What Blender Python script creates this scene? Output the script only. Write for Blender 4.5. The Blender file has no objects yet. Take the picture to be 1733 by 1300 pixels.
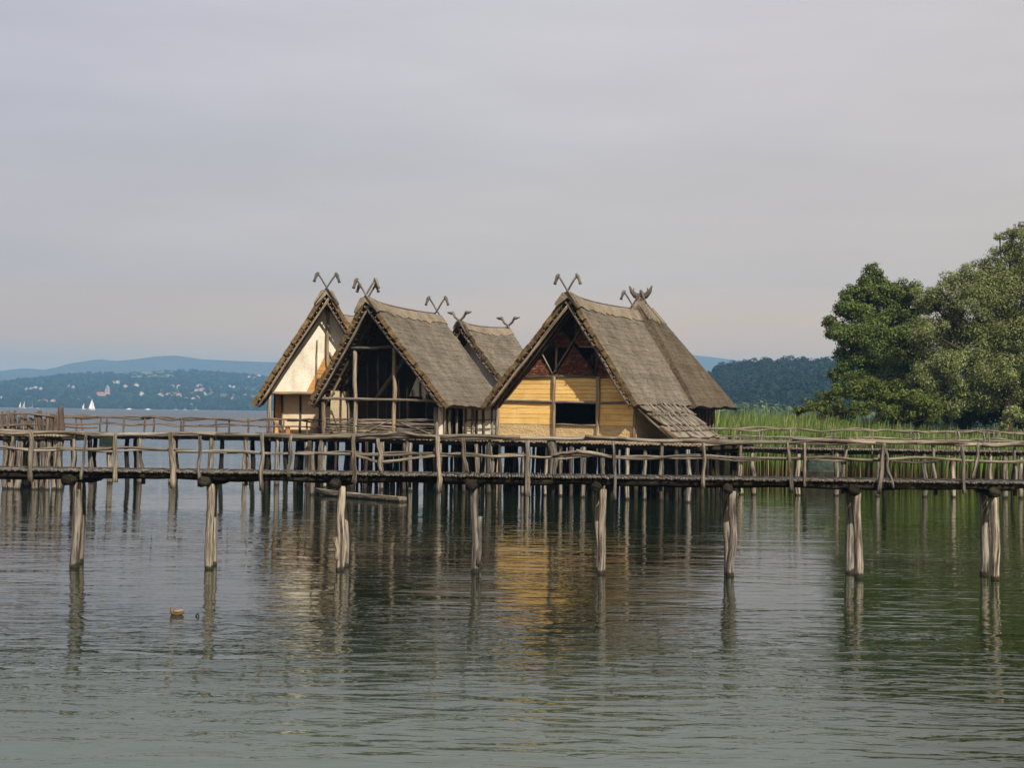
import bpy, math, random
import numpy as np
from mathutils import Vector, Matrix

R = math.radians
sc = bpy.context.scene
COL = sc.collection

# ------------------------------------------------------------------ camera
F, CX, CY = 2200.0, 866.5, 650.0          # focal length and centre in photo pixels (1733 wide)
CAM = Vector((0.0, 0.0, 4.6))
cd = bpy.data.cameras.new('camera')
cd.sensor_fit = 'HORIZONTAL'; cd.sensor_width = 36.0; cd.lens = F / 1733.0 * 36.0
cd.clip_start = 0.3; cd.clip_end = 30000
cam = bpy.data.objects.new('camera', cd); COL.objects.link(cam)
CR = Matrix.Rotation(R(90 + 1.224), 3, 'X') @ Matrix.Rotation(R(0.774), 3, 'Z')
cam.matrix_world = Matrix.Translation(CAM) @ CR.to_4x4()
sc.camera = cam

# ------------------------------------------------------------------ sun, sky, exposure
SUN_EL, SUN_AZ = 41.0, 27.0               # the sun stands behind the camera, to its right
HAZE_D = 0.00017
HAZE_C = (0.29, 0.575, 0.95)
sd = Vector((math.sin(R(SUN_AZ)) * math.cos(R(SUN_EL)), -math.cos(R(SUN_AZ)) * math.cos(R(SUN_EL)), math.sin(R(SUN_EL))))
sl = bpy.data.lights.new('sun', 'SUN'); sl.energy = 5.0; sl.angle = R(0.6); sl.color = (1.0, 0.91, 0.76)
so = bpy.data.objects.new('sun', sl); COL.objects.link(so)
so.rotation_euler = sd.to_track_quat('Z', 'Y').to_euler(); so.location = (20, -20, 40)

wd = bpy.data.worlds.new('World'); sc.world = wd; wd.use_nodes = True
nt = wd.node_tree; nt.nodes.clear()
def N(t, **k):
    n = nt.nodes.new(t)
    for a, b in k.items(): setattr(n, a, b)
    return n
L = nt.links.new
out = N('ShaderNodeOutputWorld'); bg = N('ShaderNodeBackground'); bg.inputs['Strength'].default_value = 0.1
L(bg.outputs[0], out.inputs[0])
sky = N('ShaderNodeTexSky', sky_type='NISHITA', sun_disc=False)
sky.sun_elevation = R(SUN_EL); sky.sun_rotation = R(180 - SUN_AZ)
sky.air_density = 1.0; sky.dust_density = 3.0
tc = N('ShaderNodeTexCoord'); sx = N('ShaderNodeSeparateXYZ'); L(tc.outputs['Generated'], sx.inputs[0])
ramp = N('ShaderNodeValToRGB'); L(sx.outputs[2], ramp.inputs[0])
cr = ramp.color_ramp
STOPS = [(0.0, (9.9, 6.9, 2.6)), (0.03, (9.9, 6.8, 2.5)), (0.055, (9.1, 6.0, 2.95)), (0.1, (6.4, 5.4, 4.4)), (0.2, (5.9, 5.5, 5.35)), (0.32, (6.1, 5.85, 6.1)), (0.6, (5.0, 5.0, 5.6)), (1.0, (3.6, 3.8, 4.8))]
while len(cr.elements) < len(STOPS): cr.elements.new(0.5)
for e, (p, c) in zip(cr.elements, STOPS):
    e.position = p; e.color = (c[0] / 10, c[1] / 10, c[2] / 10, 1)
mp = N('ShaderNodeMapping'); mp.inputs['Scale'].default_value = (1.6, 1.0, 9.0); mp.inputs['Rotation'].default_value = (0, R(-14), 0)
L(tc.outputs['Generated'], mp.inputs[0])
ns = N('ShaderNodeTexNoise'); ns.inputs['Scale'].default_value = 2.2; ns.inputs['Detail'].default_value = 5; ns.inputs['Roughness'].default_value = 0.55
L(mp.outputs[0], ns.inputs['Vector'])
mr = N('ShaderNodeMapRange'); L(ns.outputs[0], mr.inputs[0])
mr.inputs[1].default_value = 0.3; mr.inputs[2].default_value = 0.7; mr.inputs[3].default_value = 9.3; mr.inputs[4].default_value = 10.5
# cooler towards the left of the view, paler to the right
mr2 = N('ShaderNodeMapRange'); L(sx.outputs[0], mr2.inputs[0])
mr2.inputs[1].default_value = -0.4; mr2.inputs[2].default_value = 0.4
tint = N('ShaderNodeValToRGB'); L(mr2.outputs[0], tint.inputs[0]); te = tint.color_ramp.elements; te.new(0.5)
for e, (p, c) in zip(te, ((0.0, (0.85, 0.845, 0.915)), (0.5, (0.985, 0.965, 0.955)), (1.0, (1.01, 0.955, 0.90)))):
    e.position = p; e.color = (*c, 1)
mu0 = N('ShaderNodeMix', data_type='RGBA', blend_type='MULTIPLY'); mu0.inputs[0].default_value = 1
L(ramp.outputs[0], mu0.inputs[6]); L(tint.outputs[0], mu0.inputs[7])
mu = N('ShaderNodeVectorMath', operation='SCALE'); L(mu0.outputs[2], mu.inputs[0]); L(mr.outputs[0], mu.inputs['Scale'])
mx = N('ShaderNodeMix', data_type='RGBA'); mx.inputs[0].default_value = 0.95
L(sky.outputs[0], mx.inputs[6]); L(mu.outputs[0], mx.inputs[7]); L(mx.outputs[2], bg.inputs['Color'])

sc.view_settings.view_transform = 'Standard'
sc.view_settings.look = 'None'
sc.view_settings.exposure = 0.22
sc.view_settings.gamma = 1.0
sc.cycles.use_denoising = True
sc.cycles.max_bounces = 8
sc.cycles.transparent_max_bounces = 8
sc.cycles.volume_bounces = 0
sc.cycles.sample_clamp_indirect = 6
sc.cycles.caustics_reflective = False
sc.cycles.caustics_refractive = False

# ------------------------------------------------------------------ measuring: a photo pixel to a place
def ray(px, py):
    return CR @ Vector(((px - CX) / F, -(py - CY) / F, -1.0))
def at(px, py, Y):
    d = ray(px, py); return CAM + d * (Y / d.y)
def onz(px, py, z=0.0):
    d = ray(px, py); return CAM + d * ((z - CAM.z) / d.z)
def px_at(px, z, Y):                       # x of the point seen in column px, at height z and depth Y
    py = 700.0
    for _ in range(4):
        p = at(px, py, Y); py += (p.z - z) * F / Y
    return at(px, py, Y).x

# ------------------------------------------------------------------ materials
class Mat:
    def __init__(s, name):
        s.m = bpy.data.materials.new(name); s.m.use_nodes = True
        s.t = s.m.node_tree; s.t.nodes.clear()
        s.o = s.n('ShaderNodeOutputMaterial')
    def n(s, t, **k):
        x = s.t.nodes.new(t)
        for a, b in k.items(): setattr(x, a, b)
        return x
    def l(s, a, b): s.t.links.new(a, b)
    def principled(s, rough=0.85, spec=0.2):
        b = s.n('ShaderNodeBsdfPrincipled'); b.inputs['Roughness'].default_value = rough
        b.inputs['Specular IOR Level'].default_value = spec
        s.l(b.outputs[0], s.o.inputs[0]); s.b = b; return b
    def coord(s, which, scale=(1, 1, 1)):
        if which == 'Position':
            c = s.n('ShaderNodeNewGeometry').outputs['Position']
        else:
            c = s.n('ShaderNodeTexCoord').outputs[which]
        m = s.n('ShaderNodeMapping'); m.inputs['Scale'].default_value = scale; s.l(c, m.inputs[0]); return m.outputs[0]
    def noise(s, vec, scale=1, detail=4, rough=0.55, dist=0.0):
        x = s.n('ShaderNodeTexNoise'); x.inputs['Scale'].default_value = scale; x.inputs['Detail'].default_value = detail
        x.inputs['Roughness'].default_value = rough; x.inputs['Distortion'].default_value = dist
        s.l(vec, x.inputs['Vector']); return x.outputs[0]
    def ramp(s, fac, stops):
        x = s.n('ShaderNodeValToRGB'); s.l(fac, x.inputs[0]); e = x.color_ramp.elements
        while len(e) < len(stops): e.new(0.5)
        for q, (p, c) in zip(e, stops):
            q.position = p; q.color = (*c, 1) if len(c) == 3 else c
        return x.outputs[0]
    def mix(s, fac, a, b, mode='MIX'):
        x = s.n('ShaderNodeMix', data_type='RGBA', blend_type=mode)
        for v, i in ((fac, 0), (a, 6), (b, 7)):
            if hasattr(v, 'links') or hasattr(v, 'is_linked'): s.l(v, x.inputs[i])
            elif isinstance(v, tuple): x.inputs[i].default_value = (*v, 1)
            else: x.inputs[i].default_value = v
        return x.outputs[2]
    def rng(s, v, a, b, c, d):
        x = s.n('ShaderNodeMapRange'); s.l(v, x.inputs[0])
        for i, q in enumerate((a, b, c, d)): x.inputs[i + 1].default_value = q
        return x.outputs[0]
    def scale(s, col, fac):
        x = s.n('ShaderNodeVectorMath', operation='SCALE'); s.l(col, x.inputs[0]); s.l(fac, x.inputs['Scale']); return x.outputs[0]
    def bump(s, h, dist, strength=1.0):
        x = s.n('ShaderNodeBump'); x.inputs['Distance'].default_value = dist; x.inputs['Strength'].default_value = strength
        s.l(h, x.inputs['Height']); return x.outputs[0]

def wood(name, light, dark, moss=0.25, crack=0.41):
    m = Mat(name); b = m.principled(0.9, 0.15)
    uv = m.coord('UV', (11, 0.8, 1))
    g = m.noise(uv, 1.0, 6, 0.65)
    uv2 = m.coord('UV', (2.2, 0.5, 1)); g2 = m.noise(uv2, 1.5, 3)
    mid = tuple((a + c) / 2 for a, c in zip(light, dark))
    c = m.ramp(g, [(0.0, dark), (crack, dark), (crack + 0.09, mid), (crack + 0.24, light)])
    c = m.mix(m.rng(g2, 0.35, 0.65, 0.0, 0.55), c, mid)
    mo = m.noise(m.coord('Position', (1, 1, 1)), 1.3, 4)
    c = m.mix(m.rng(mo, 0.55, 0.72, 0, moss), c, (0.10, 0.105, 0.04))
    oi = m.n('ShaderNodeObjectInfo')
    fr = m.n('ShaderNodeMath', operation='MULTIPLY'); m.l(oi.outputs['Random'], fr.inputs[0]); fr.inputs[1].default_value = 7.31
    fr2 = m.n('ShaderNodeMath', operation='FRACT'); m.l(fr.outputs[0], fr2.inputs[0])
    gv = sum(mid) / 3
    c = m.mix(m.rng(fr2.outputs[0], 0.3, 1, 0, 0.55), c, m.scale(m.ramp(g, [(crack, (0.3, 0.29, 0.28)), (crack + 0.2, (1.25, 1.23, 1.2))]), m.rng(g2, 0.3, 0.7, gv * 0.9, gv * 1.25)))
    c = m.scale(c, m.rng(oi.outputs['Random'], 0, 1, 0.62, 1.2))
    # wet foot at the waterline
    sp = m.n('ShaderNodeSeparateXYZ'); m.l(m.coord('Position'), sp.inputs[0])
    wn = m.noise(m.coord('Position', (6, 6, 1)), 1.0, 2)
    zz = m.n('ShaderNodeMath', operation='ADD'); m.l(sp.outputs[2], zz.inputs[0]); m.l(m.rng(wn, 0, 1, -0.12, 0.12), zz.inputs[1])
    c = m.mix(m.rng(zz.outputs[0], 0.07, 0.13, 0.93, 0.0), c, (0.025, 0.022, 0.016))
    m.l(c, b.inputs['Base Color']); m.l(m.bump(g, 0.06), b.inputs['Normal'])
    return m.m

M = {}
M['pile'] = wood('weathered pile', (0.54, 0.465, 0.365), (0.035, 0.026, 0.019), 0.2, 0.445)
M['rail'] = wood('weathered pole', (0.44, 0.37, 0.285), (0.03, 0.023, 0.017), 0.35, 0.43)
M['beam'] = wood('dark beam', (0.075, 0.06, 0.04), (0.010, 0.008, 0.006), 0.5, 0.50)  # dark wood, deepened to carry the shade under the deck
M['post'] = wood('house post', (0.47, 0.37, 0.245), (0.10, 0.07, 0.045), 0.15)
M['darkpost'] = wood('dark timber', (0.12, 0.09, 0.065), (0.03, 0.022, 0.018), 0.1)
M['grey'] = wood('grey finial wood', (0.24, 0.20, 0.165), (0.07, 0.055, 0.045), 0.0)
M['stake'] = wood('grey stake', (0.23, 0.175, 0.135), (0.05, 0.037, 0.03), 0.25)
M['orange'] = wood('fresh orange wood', (0.62, 0.27, 0.06), (0.34, 0.12, 0.03), 0.0)

def thatch(name, c0, c1, c2, warm=0.0):
    m = Mat(name); b = m.principled(0.95, 0.08)
    a = m.noise(m.coord('Object', (2.5, 26, 2.5)), 1.0, 6, 0.7)
    big = m.noise(m.coord('Object', (0.6, 0.9, 0.6)), 1.0, 5, 0.6)
    cell = m.noise(m.coord('Object', (9, 5, 9)), 1.0, 3)
    c = m.ramp(a, [(0.22, c0), (0.5, c1), (0.78, c2)])
    c = m.scale(c, m.rng(big, 0.3, 0.7, 0.66, 1.25))
    ms = m.noise(m.coord('Object', (0.9, 0.5, 0.9)), 1.3, 5, 0.65)
    c = m.mix(m.rng(ms, 0.56, 0.7, 0, 0.45), c, (0.10, 0.10, 0.05))
    c = m.scale(c, m.rng(cell, 0.3, 0.7, 0.8, 1.15))
    oi = m.n('ShaderNodeNewGeometry')
    c = m.scale(c, m.rng(oi.outputs['Random Per Island'], 0, 1, 0.9, 1.1))
    m.l(c, b.inputs['Base Color'])
    s = m.n('ShaderNodeMath', operation='ADD'); m.l(a, s.inputs[0]); m.l(cell, s.inputs[1])
    m.l(m.bump(s.outputs[0], 0.05), b.inputs['Normal'])
    return m.m
M['thatch'] = thatch('grey thatch', (0.065, 0.053, 0.041), (0.165, 0.14, 0.108), (0.31, 0.27, 0.215))
M['thatch_brown'] = thatch('brown thatch', (0.055, 0.042, 0.028), (0.115, 0.09, 0.062), (0.18, 0.145, 0.10))
M['ridge'] = thatch('tan ridge thatch', (0.13, 0.10, 0.068), (0.25, 0.205, 0.15), (0.35, 0.29, 0.22))
M['reed_end'] = thatch('cut reed ends', (0.05, 0.03, 0.012), (0.15, 0.098, 0.048), (0.30, 0.215, 0.115))
M['bark_shingle'] = thatch('bark shingles', (0.06, 0.052, 0.043), (0.22, 0.195, 0.155), (0.40, 0.36, 0.29))

def clay(name, base, spot, amt, bump=0.01, zs=3.0):
    m = Mat(name); b = m.principled(0.95, 0.1)
    a = m.noise(m.coord('Object', (1.2, 1.2, zs)), 1.0, 6, 0.6)
    c = m.mix(m.rng(a, 0.45, 0.75, 0, amt), base, spot)
    f = m.noise(m.coord('Object', (12, 12, 12)), 1.0, 3)
    c = m.scale(c, m.rng(f, 0.3, 0.7, 0.93, 1.05))
    m.l(c, b.inputs['Base Color']); m.l(m.bump(f, bump), b.inputs['Normal']); return m.m
M['white'] = clay('lime white clay', (0.76, 0.71, 0.60), (0.50, 0.43, 0.31), 0.9, 0.03, 0.8)
M['cream'] = clay('cream clay', (0.62, 0.51, 0.36), (0.45, 0.34, 0.21), 0.8)
M['daub'] = clay('rough clay daub', (0.56, 0.42, 0.22), (0.34, 0.23, 0.11), 0.9, 0.08, 6.0)
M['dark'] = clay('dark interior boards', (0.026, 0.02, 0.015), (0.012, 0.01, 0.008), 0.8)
M['floor'] = clay('floor logs', (0.34, 0.27, 0.19), (0.12, 0.09, 0.06), 0.9)

def boards(name, c0, c1, c2):
    m = Mat(name); b = m.principled(0.75, 0.2)
    a = m.noise(m.coord('Object', (1.6, 1.6, 30)), 1.0, 5, 0.6)
    c = m.ramp(a, [(0.25, c0), (0.5, c1), (0.75, c2)])
    g = m.n('ShaderNodeNewGeometry')
    c = m.scale(c, m.rng(g.outputs['Random Per Island'], 0, 1, 0.82, 1.12))
    bl = m.noise(m.coord('Object', (0.7, 0.7, 0.9)), 1.0, 4)
    c = m.mix(m.rng(bl, 0.48, 0.72, 0, 0.5), c, tuple(min(1, v * 1.15 + .05) for v in c2))
    st = m.noise(m.coord('Object', (5, 5, 1.2)), 1.0, 5, 0.7)
    c = m.mix(m.rng(st, 0.58, 0.75, 0, 0.4), c, tuple(v * 0.45 for v in c0))
    m.l(c, b.inputs['Base Color']); m.l(m.bump(a, 0.01), b.inputs['Normal']); return m.m
M['yellow'] = boards('yellow planks', (0.50, 0.28, 0.07), (0.77, 0.48, 0.155), (0.90, 0.64, 0.28))
M['orange_boards'] = boards('orange boards', (0.33, 0.15, 0.04), (0.48, 0.235, 0.07), (0.58, 0.31, 0.11))
def barkmat():
    m = Mat('red bark'); b = m.principled(0.85, 0.15)
    a = m.noise(m.coord('Object', (3.5, 3.5, 7)), 1.0, 7, 0.72)
    c = m.ramp(a, [(0.33, (0.03, 0.010, 0.006)), (0.47, (0.10, 0.033, 0.02)), (0.58, (0.175, 0.062, 0.034)), (0.66, (0.42, 0.26, 0.16))])
    m.l(c, b.inputs['Base Color']); m.l(m.bump(a, 0.05), b.inputs['Normal']); return m.m
M['bark'] = barkmat()

def simple(name, col, rough=0.7, spec=0.3, var=0.12, sc_=4.0):
    m = Mat(name); b = m.principled(rough, spec)
    a = m.noise(m.coord('Object'), sc_, 4)
    c = m.n('ShaderNodeRGB'); c.outputs[0].default_value = (*col, 1)
    m.l(m.scale(c.outputs[0], m.rng(a, 0.3, 0.7, 1 - var, 1 + var)), b.inputs['Base Color']); return m.m
M['sail'] = simple('sailcloth', (0.85, 0.83, 0.78), 0.8)
M['sail_tan'] = simple('tan sailcloth', (0.62, 0.5, 0.42), 0.8)
M['hull'] = simple('white hull', (0.8, 0.8, 0.8), 0.3, 0.5)
M['mast'] = simple('mast', (0.6, 0.6, 0.58), 0.4)
M['house_white'] = simple('far white wall', (0.50, 0.49, 0.46), 0.9)
M['house_cream'] = simple('far cream wall', (0.42, 0.36, 0.30), 0.9)
M['roof_red'] = simple('far red roof', (0.36, 0.15, 0.10), 0.9)
M['roof_grey'] = simple('far grey roof', (0.22, 0.21, 0.22), 0.9)
M['window'] = simple('far window', (0.06, 0.07, 0.08), 0.3)
M['boxgreen'] = simple('dark green box', (0.014, 0.022, 0.016), 0.9, 0.3, 0.5, 6)
M['tarp'] = simple('grey green tarpaulin', (0.035, 0.05, 0.042), 0.9, 0.1, 0.5)
M['duck'] = simple('brown plumage', (0.15, 0.105, 0.07), 0.8, 0.2, 0.7, 70)
M['duckpale'] = simple('buff plumage', (0.24, 0.175, 0.115), 0.8, 0.2, 0.7, 70)
M['duckdark'] = simple('dark plumage', (0.08, 0.06, 0.05), 0.8)
M['bill'] = simple('bill', (0.32, 0.17, 0.05), 0.5)
M['twig'] = simple('wet dark wood', (0.03, 0.026, 0.024), 0.5)

def leaf(name, c0, c1, c2, trans=0.3):
    m = Mat(name)
    g = m.n('ShaderNodeNewGeometry')
    c = m.ramp(g.outputs['Random Per Island'], [(0.0, c0), (0.5, c1), (1.0, c2)])
    big = m.noise(m.coord('Position'), 0.35, 3)
    c = m.scale(c, m.rng(big, 0.3, 0.7, 0.78, 1.22))
    d = m.n('ShaderNodeBsdfPrincipled'); d.inputs['Roughness'].default_value = 0.7; d.inputs['Specular IOR Level'].default_value = 0.12
    t = m.n('ShaderNodeBsdfTranslucent'); m.l(c, d.inputs['Base Color']); m.l(c, t.inputs[0])
    x = m.n('ShaderNodeMixShader'); x.inputs[0].default_value = trans
    m.l(d.outputs[0], x.inputs[1]); m.l(t.outputs[0], x.inputs[2]); m.l(x.outputs[0], m.o.inputs[0]); return m.m
M['leaf_green'] = leaf('broad green leaves', (0.045, 0.078, 0.018), (0.095, 0.135, 0.03), (0.22, 0.26, 0.08))
M['leaf_willow'] = leaf('willow leaves', (0.078, 0.105, 0.026), (0.155, 0.185, 0.058), (0.36, 0.38, 0.18))
M['leaf_bush'] = leaf('yellow green leaves', (0.05, 0.082, 0.014), (0.095, 0.125, 0.024), (0.165, 0.185, 0.048))
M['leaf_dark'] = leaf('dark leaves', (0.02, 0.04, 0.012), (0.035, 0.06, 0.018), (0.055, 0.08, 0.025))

def reedmat():
    m = Mat('reed blades')
    g = m.n('ShaderNodeNewGeometry')
    sp = m.n('ShaderNodeSeparateXYZ'); m.l(m.coord('UV'), sp.inputs[0])
    a = m.ramp(sp.outputs[1], [(0.0, (0.11, 0.075, 0.03)), (0.28, (0.12, 0.10, 0.03)), (0.45, (0.10, 0.155, 0.03)), (1.0, (0.16, 0.235, 0.062))])
    a = m.mix(m.rng(g.outputs['Random Per Island'], 0.84, 0.9, 0, 0.7), a, (0.27, 0.22, 0.11))
    cl = m.noise(m.coord('Position'), 0.25, 3)
    a = m.scale(a, m.rng(cl, 0.3, 0.7, 0.75, 1.25))
    c = m.scale(a, m.rng(g.outputs['Random Per Island'], 0, 0.85, 0.6, 1.3))
    d = m.n('ShaderNodeBsdfDiffuse'); t = m.n('ShaderNodeBsdfTranslucent'); m.l(c, d.inputs[0]); m.l(c, t.inputs[0])
    x = m.n('ShaderNodeMixShader'); x.inputs[0].default_value = 0.3
    m.l(d.outputs[0], x.inputs[1]); m.l(t.outputs[0], x.inputs[2]); m.l(x.outputs[0], m.o.inputs[0]); return m.m
M['reed'] = reedmat()

def hillmat(name, c0, c1, field, sc_=0.012, fields=True):
    m = Mat(name); b = m.principled(1.0, 0.0)
    a = m.noise(m.coord('Position'), sc_, 8, 0.65)
    c = m.ramp(a, [(0.3, c0), (0.65, c1)])
    if fields:
        f = m.noise(m.coord('Position', (0.0016, 0.0008, 0.004)), 1.0, 1)
        c = m.mix(m.rng(f, 0.63, 0.66, 0, 0.8), c, field)
    m.l(c, b.inputs['Base Color']); m.l(m.bump(a, 12.0), b.inputs['Normal']); return m.m
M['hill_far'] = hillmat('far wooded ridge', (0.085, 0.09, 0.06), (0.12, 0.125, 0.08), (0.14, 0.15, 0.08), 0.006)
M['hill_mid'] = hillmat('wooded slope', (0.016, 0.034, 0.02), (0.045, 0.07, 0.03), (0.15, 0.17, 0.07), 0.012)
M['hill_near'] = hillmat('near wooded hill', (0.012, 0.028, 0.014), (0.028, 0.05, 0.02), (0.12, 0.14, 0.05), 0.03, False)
M['field'] = hillmat('pale meadow', (0.16, 0.18, 0.085), (0.22, 0.235, 0.12), (0.2, 0.2, 0.1), 0.004, False)
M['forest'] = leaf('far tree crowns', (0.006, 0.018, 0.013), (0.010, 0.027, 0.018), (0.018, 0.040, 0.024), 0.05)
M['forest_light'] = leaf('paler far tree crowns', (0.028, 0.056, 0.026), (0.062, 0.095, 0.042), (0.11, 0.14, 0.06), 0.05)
M['bank'] = hillmat('muddy bank', (0.03, 0.03, 0.015), (0.05, 0.06, 0.02), (0.1, 0.1, 0.05), 0.4, False)

def watermat():
    m = Mat('lake water'); b = m.principled(0.0, 0.5)
    b.inputs['IOR'].default_value = 1.46
    b.inputs['Specular IOR Level'].default_value = 0.5
    big = m.noise(m.coord('Position', (0.05, 0.12, 1)), 1.0, 3)
    c = m.ramp(big, [(0.3, (0.007, 0.012, 0.006)), (0.7, (0.011, 0.019, 0.010))])
    # dark green reflection of the trees is put into the water colour on the right
    sp = m.n('ShaderNodeSeparateXYZ'); m.l(m.coord('Position'), sp.inputs[0])
    ln = m.n('ShaderNodeVectorMath', operation='DOT_PRODUCT'); m.l(m.coord('Position'), ln.inputs[0]); ln.inputs[1].default_value = (1, -0.19, 0)
    wob = m.noise(m.coord('Position', (0.15, 0.15, 1)), 1.0, 3)
    lw_ = m.n('ShaderNodeMath', operation='ADD'); m.l(ln.outputs['Value'], lw_.inputs[0]); m.l(m.rng(wob, 0, 1, -2, 2), lw_.inputs[1])
    g = m.rng(lw_.outputs[0], 0.2, 3.2, 0, 1)      # area of the painted tree reflection
    near = m.rng(sp.outputs[1], 14, 29, 1, 0)      # water colour gets paler towards the near edge
    c = m.mix(near, c, (0.070, 0.095, 0.066))
    c = m.mix(g, c, (0.008, 0.018, 0.0015))
    m.l(m.rng(sp.outputs[1], 75, 420, 0.0, 0.30), b.inputs['Roughness'])   # open water is ruffled
    m.l(c, b.inputs['Base Color'])
    w1 = m.noise(m.coord('Position', (0.8, 2.4, 1)), 1.0, 3, 0.42, 0.7)
    w2 = m.noise(m.coord('Position', (0.16, 0.55, 1)), 1.0, 3, 0.5, 0.5)
    w3 = m.noise(m.coord('Position', (2.6, 8.0, 1)), 1.0, 2, 0.5)
    calm = m.noise(m.coord('Position', (0.04, 0.13, 1)), 1.0, 4)
    k = m.rng(calm, 0.38, 0.62, 0.5, 1.7)
    def mul(a, v):
        x = m.n('ShaderNodeMath', operation='MULTIPLY'); m.l(a, x.inputs[0])
        if isinstance(v, float): x.inputs[1].default_value = v
        else: m.l(v, x.inputs[1])
        return x.outputs[0]
    def add(a, c_):
        x = m.n('ShaderNodeMath', operation='ADD'); m.l(a, x.inputs[0]); m.l(c_, x.inputs[1]); return x.outputs[0]
    h = add(mul(add(mul(w1, 1.0), mul(w3, 0.10)), k), mul(w2, 2.2))
    h = mul(h, m.rng(sp.outputs[1], 18, 38, 2.1, 1.0))
    m.l(m.bump(h, 0.0165), b.inputs['Normal'])
    return m.m
M['water'] = watermat()

# ------------------------------------------------------------------ mesh helpers
class MB:
    def __init__(s): s.v = []; s.f = []; s.uv = []; s.mi = []
    def face(s, idx, uvs, mi=0): s.f.append(idx); s.uv += uvs; s.mi.append(mi)
    def poly(s, pts, mi=0):
        b = len(s.v); s.v += [tuple(p) for p in pts]
        s.face(list(range(b, b + len(pts))), [(p[0] + p[1], p[2]) for p in pts], mi)
    def tube(s, pts, rad, n=7, rnd=None, rough=0.1, mi=0, squash=1.0, capmi=None):
        pts = [Vector(p) for p in pts]; k = len(pts)
        base = len(s.v); rnd = rnd or random
        prof = [1 + rnd.uniform(-rough, rough) for _ in range(n)]
        off = rnd.uniform(0, 50); dist = 0; ds = []
        t0 = (pts[1] - pts[0]).normalized()
        up = Vector((0, 0, 1)) if abs(t0.z) < 0.9 else Vector((0, 1, 0))
        a = t0.cross(up).normalized()
        for i in range(k):
            t = (pts[min(i + 1, k - 1)] - pts[max(i - 1, 0)]).normalized()
            a = (a - t * a.dot(t)).normalized(); b2 = t.cross(a)
            if i: dist += (pts[i] - pts[i - 1]).length
            ds.append(dist)
            r = rad[i] if hasattr(rad, '__len__') else rad
            for j in range(n):
                an = 2 * math.pi * j / n
                q = r * prof[j] * (1 + rnd.uniform(-rough, rough) * 0.5)
                s.v.append(tuple(pts[i] + a * (math.cos(an) * q) + b2 * (math.sin(an) * q * squash)))
        r0 = rad[0] if hasattr(rad, '__len__') else rad
        for i in range(k - 1):
            for j in range(n):
                j2 = (j + 1) % n
                u0, u1 = r0 * 6.28 * j / n, r0 * 6.28 * (j + 1) / n
                s.face([base + i * n + j, base + i * n + j2, base + (i + 1) * n + j2, base + (i + 1) * n + j],
                       [(u0, off + ds[i]), (u1, off + ds[i]), (u1, off + ds[i + 1]), (u0, off + ds[i + 1])], mi)
        cm = mi if capmi is None else capmi
        s.face([base + j for j in reversed(range(n))], [(math.cos(j) * r0, off + math.sin(j) * r0) for j in range(n)], cm)
        s.face([base + (k - 1) * n + j for j in range(n)], [(math.cos(j) * r0, off + math.sin(j) * r0) for j in range(n)], cm)
        return s
    def log(s, p0, p1, r0, r1=None, rnd=None, seg=None, wob=0.02, n=7, rough=0.1, mi=0, capmi=None):
        p0, p1 = Vector(p0), Vector(p1); rnd = rnd or random
        ln = (p1 - p0).length; seg = seg or max(2, min(14, int(ln / 0.45)))
        r1 = r0 if r1 is None else r1
        d = (p1 - p0).normalized(); a = d.cross(Vector((0.3, 0.2, 0.9))).normalized(); b = d.cross(a)
        f1, f2, h1, h2 = rnd.uniform(0.6, 1.3), rnd.uniform(1.5, 2.6), rnd.uniform(0, 6.3), rnd.uniform(0, 6.3)
        g1, g2 = rnd.uniform(0, 6.3), rnd.uniform(0, 6.3)
        pts, rad = [], []
        for i in range(seg + 1):
            t = i / seg; e = math.sin(math.pi * t) ** 0.5 if 0 < t < 1 else 0
            w1 = (math.sin(f1 * 6.28 * t + h1) + 0.5 * math.sin(f2 * 6.28 * t + h2)) * wob * e
            w2 = (math.sin(f1 * 6.28 * t + g1) + 0.5 * math.sin(f2 * 6.28 * t + g2)) * wob * e
            pts.append(p0.lerp(p1, t) + a * w1 + b * w2)
            rad.append((r0 + (r1 - r0) * t) * (1 + rnd.uniform(-rough, rough) * 0.8))
        return s.tube(pts, rad, n, rnd, rough, mi, 1.0, capmi)
    def box(s, lo, hi, mi=0):
        x0, y0, z0 = lo; x1, y1, z1 = hi
        q = [(x0, y0, z0), (x1, y0, z0), (x1, y1, z0), (x0, y1, z0), (x0, y0, z1), (x1, y0, z1), (x1, y1, z1), (x0, y1, z1)]
        b = len(s.v); s.v += q
        for f in ((0, 3, 2, 1), (4, 5, 6, 7), (0, 1, 5, 4), (1, 2, 6, 5), (2, 3, 7, 6), (3, 0, 4, 7)):
            s.face([b + i for i in f], [(q[i][0] + q[i][1], q[i][2]) for i in f], mi)
        return s
    def prism(s, poly, v0, v1, mi=0):                 # (x, z) outline pushed from y = v0 to v1
        n = len(poly); b = len(s.v)
        ar = sum(poly[i][0] * poly[(i + 1) % n][1] - poly[(i + 1) % n][0] * poly[i][1] for i in range(n))
        if ar < 0: poly = poly[::-1]
        s.v += [(x, v0, z) for x, z in poly] + [(x, v1, z) for x, z in poly]
        s.face([b + i for i in range(n)], [(x, z) for x, z in poly], mi)
        s.face([b + n + i for i in reversed(range(n))], [poly[i] for i in reversed(range(n))], mi)
        for i in range(n):
            j = (i + 1) % n
            s.face([b + i, b + n + i, b + n + j, b + j], [(0, 0), (v1 - v0, 0), (v1 - v0, 1), (0, 1)], mi)
        return s
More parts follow.
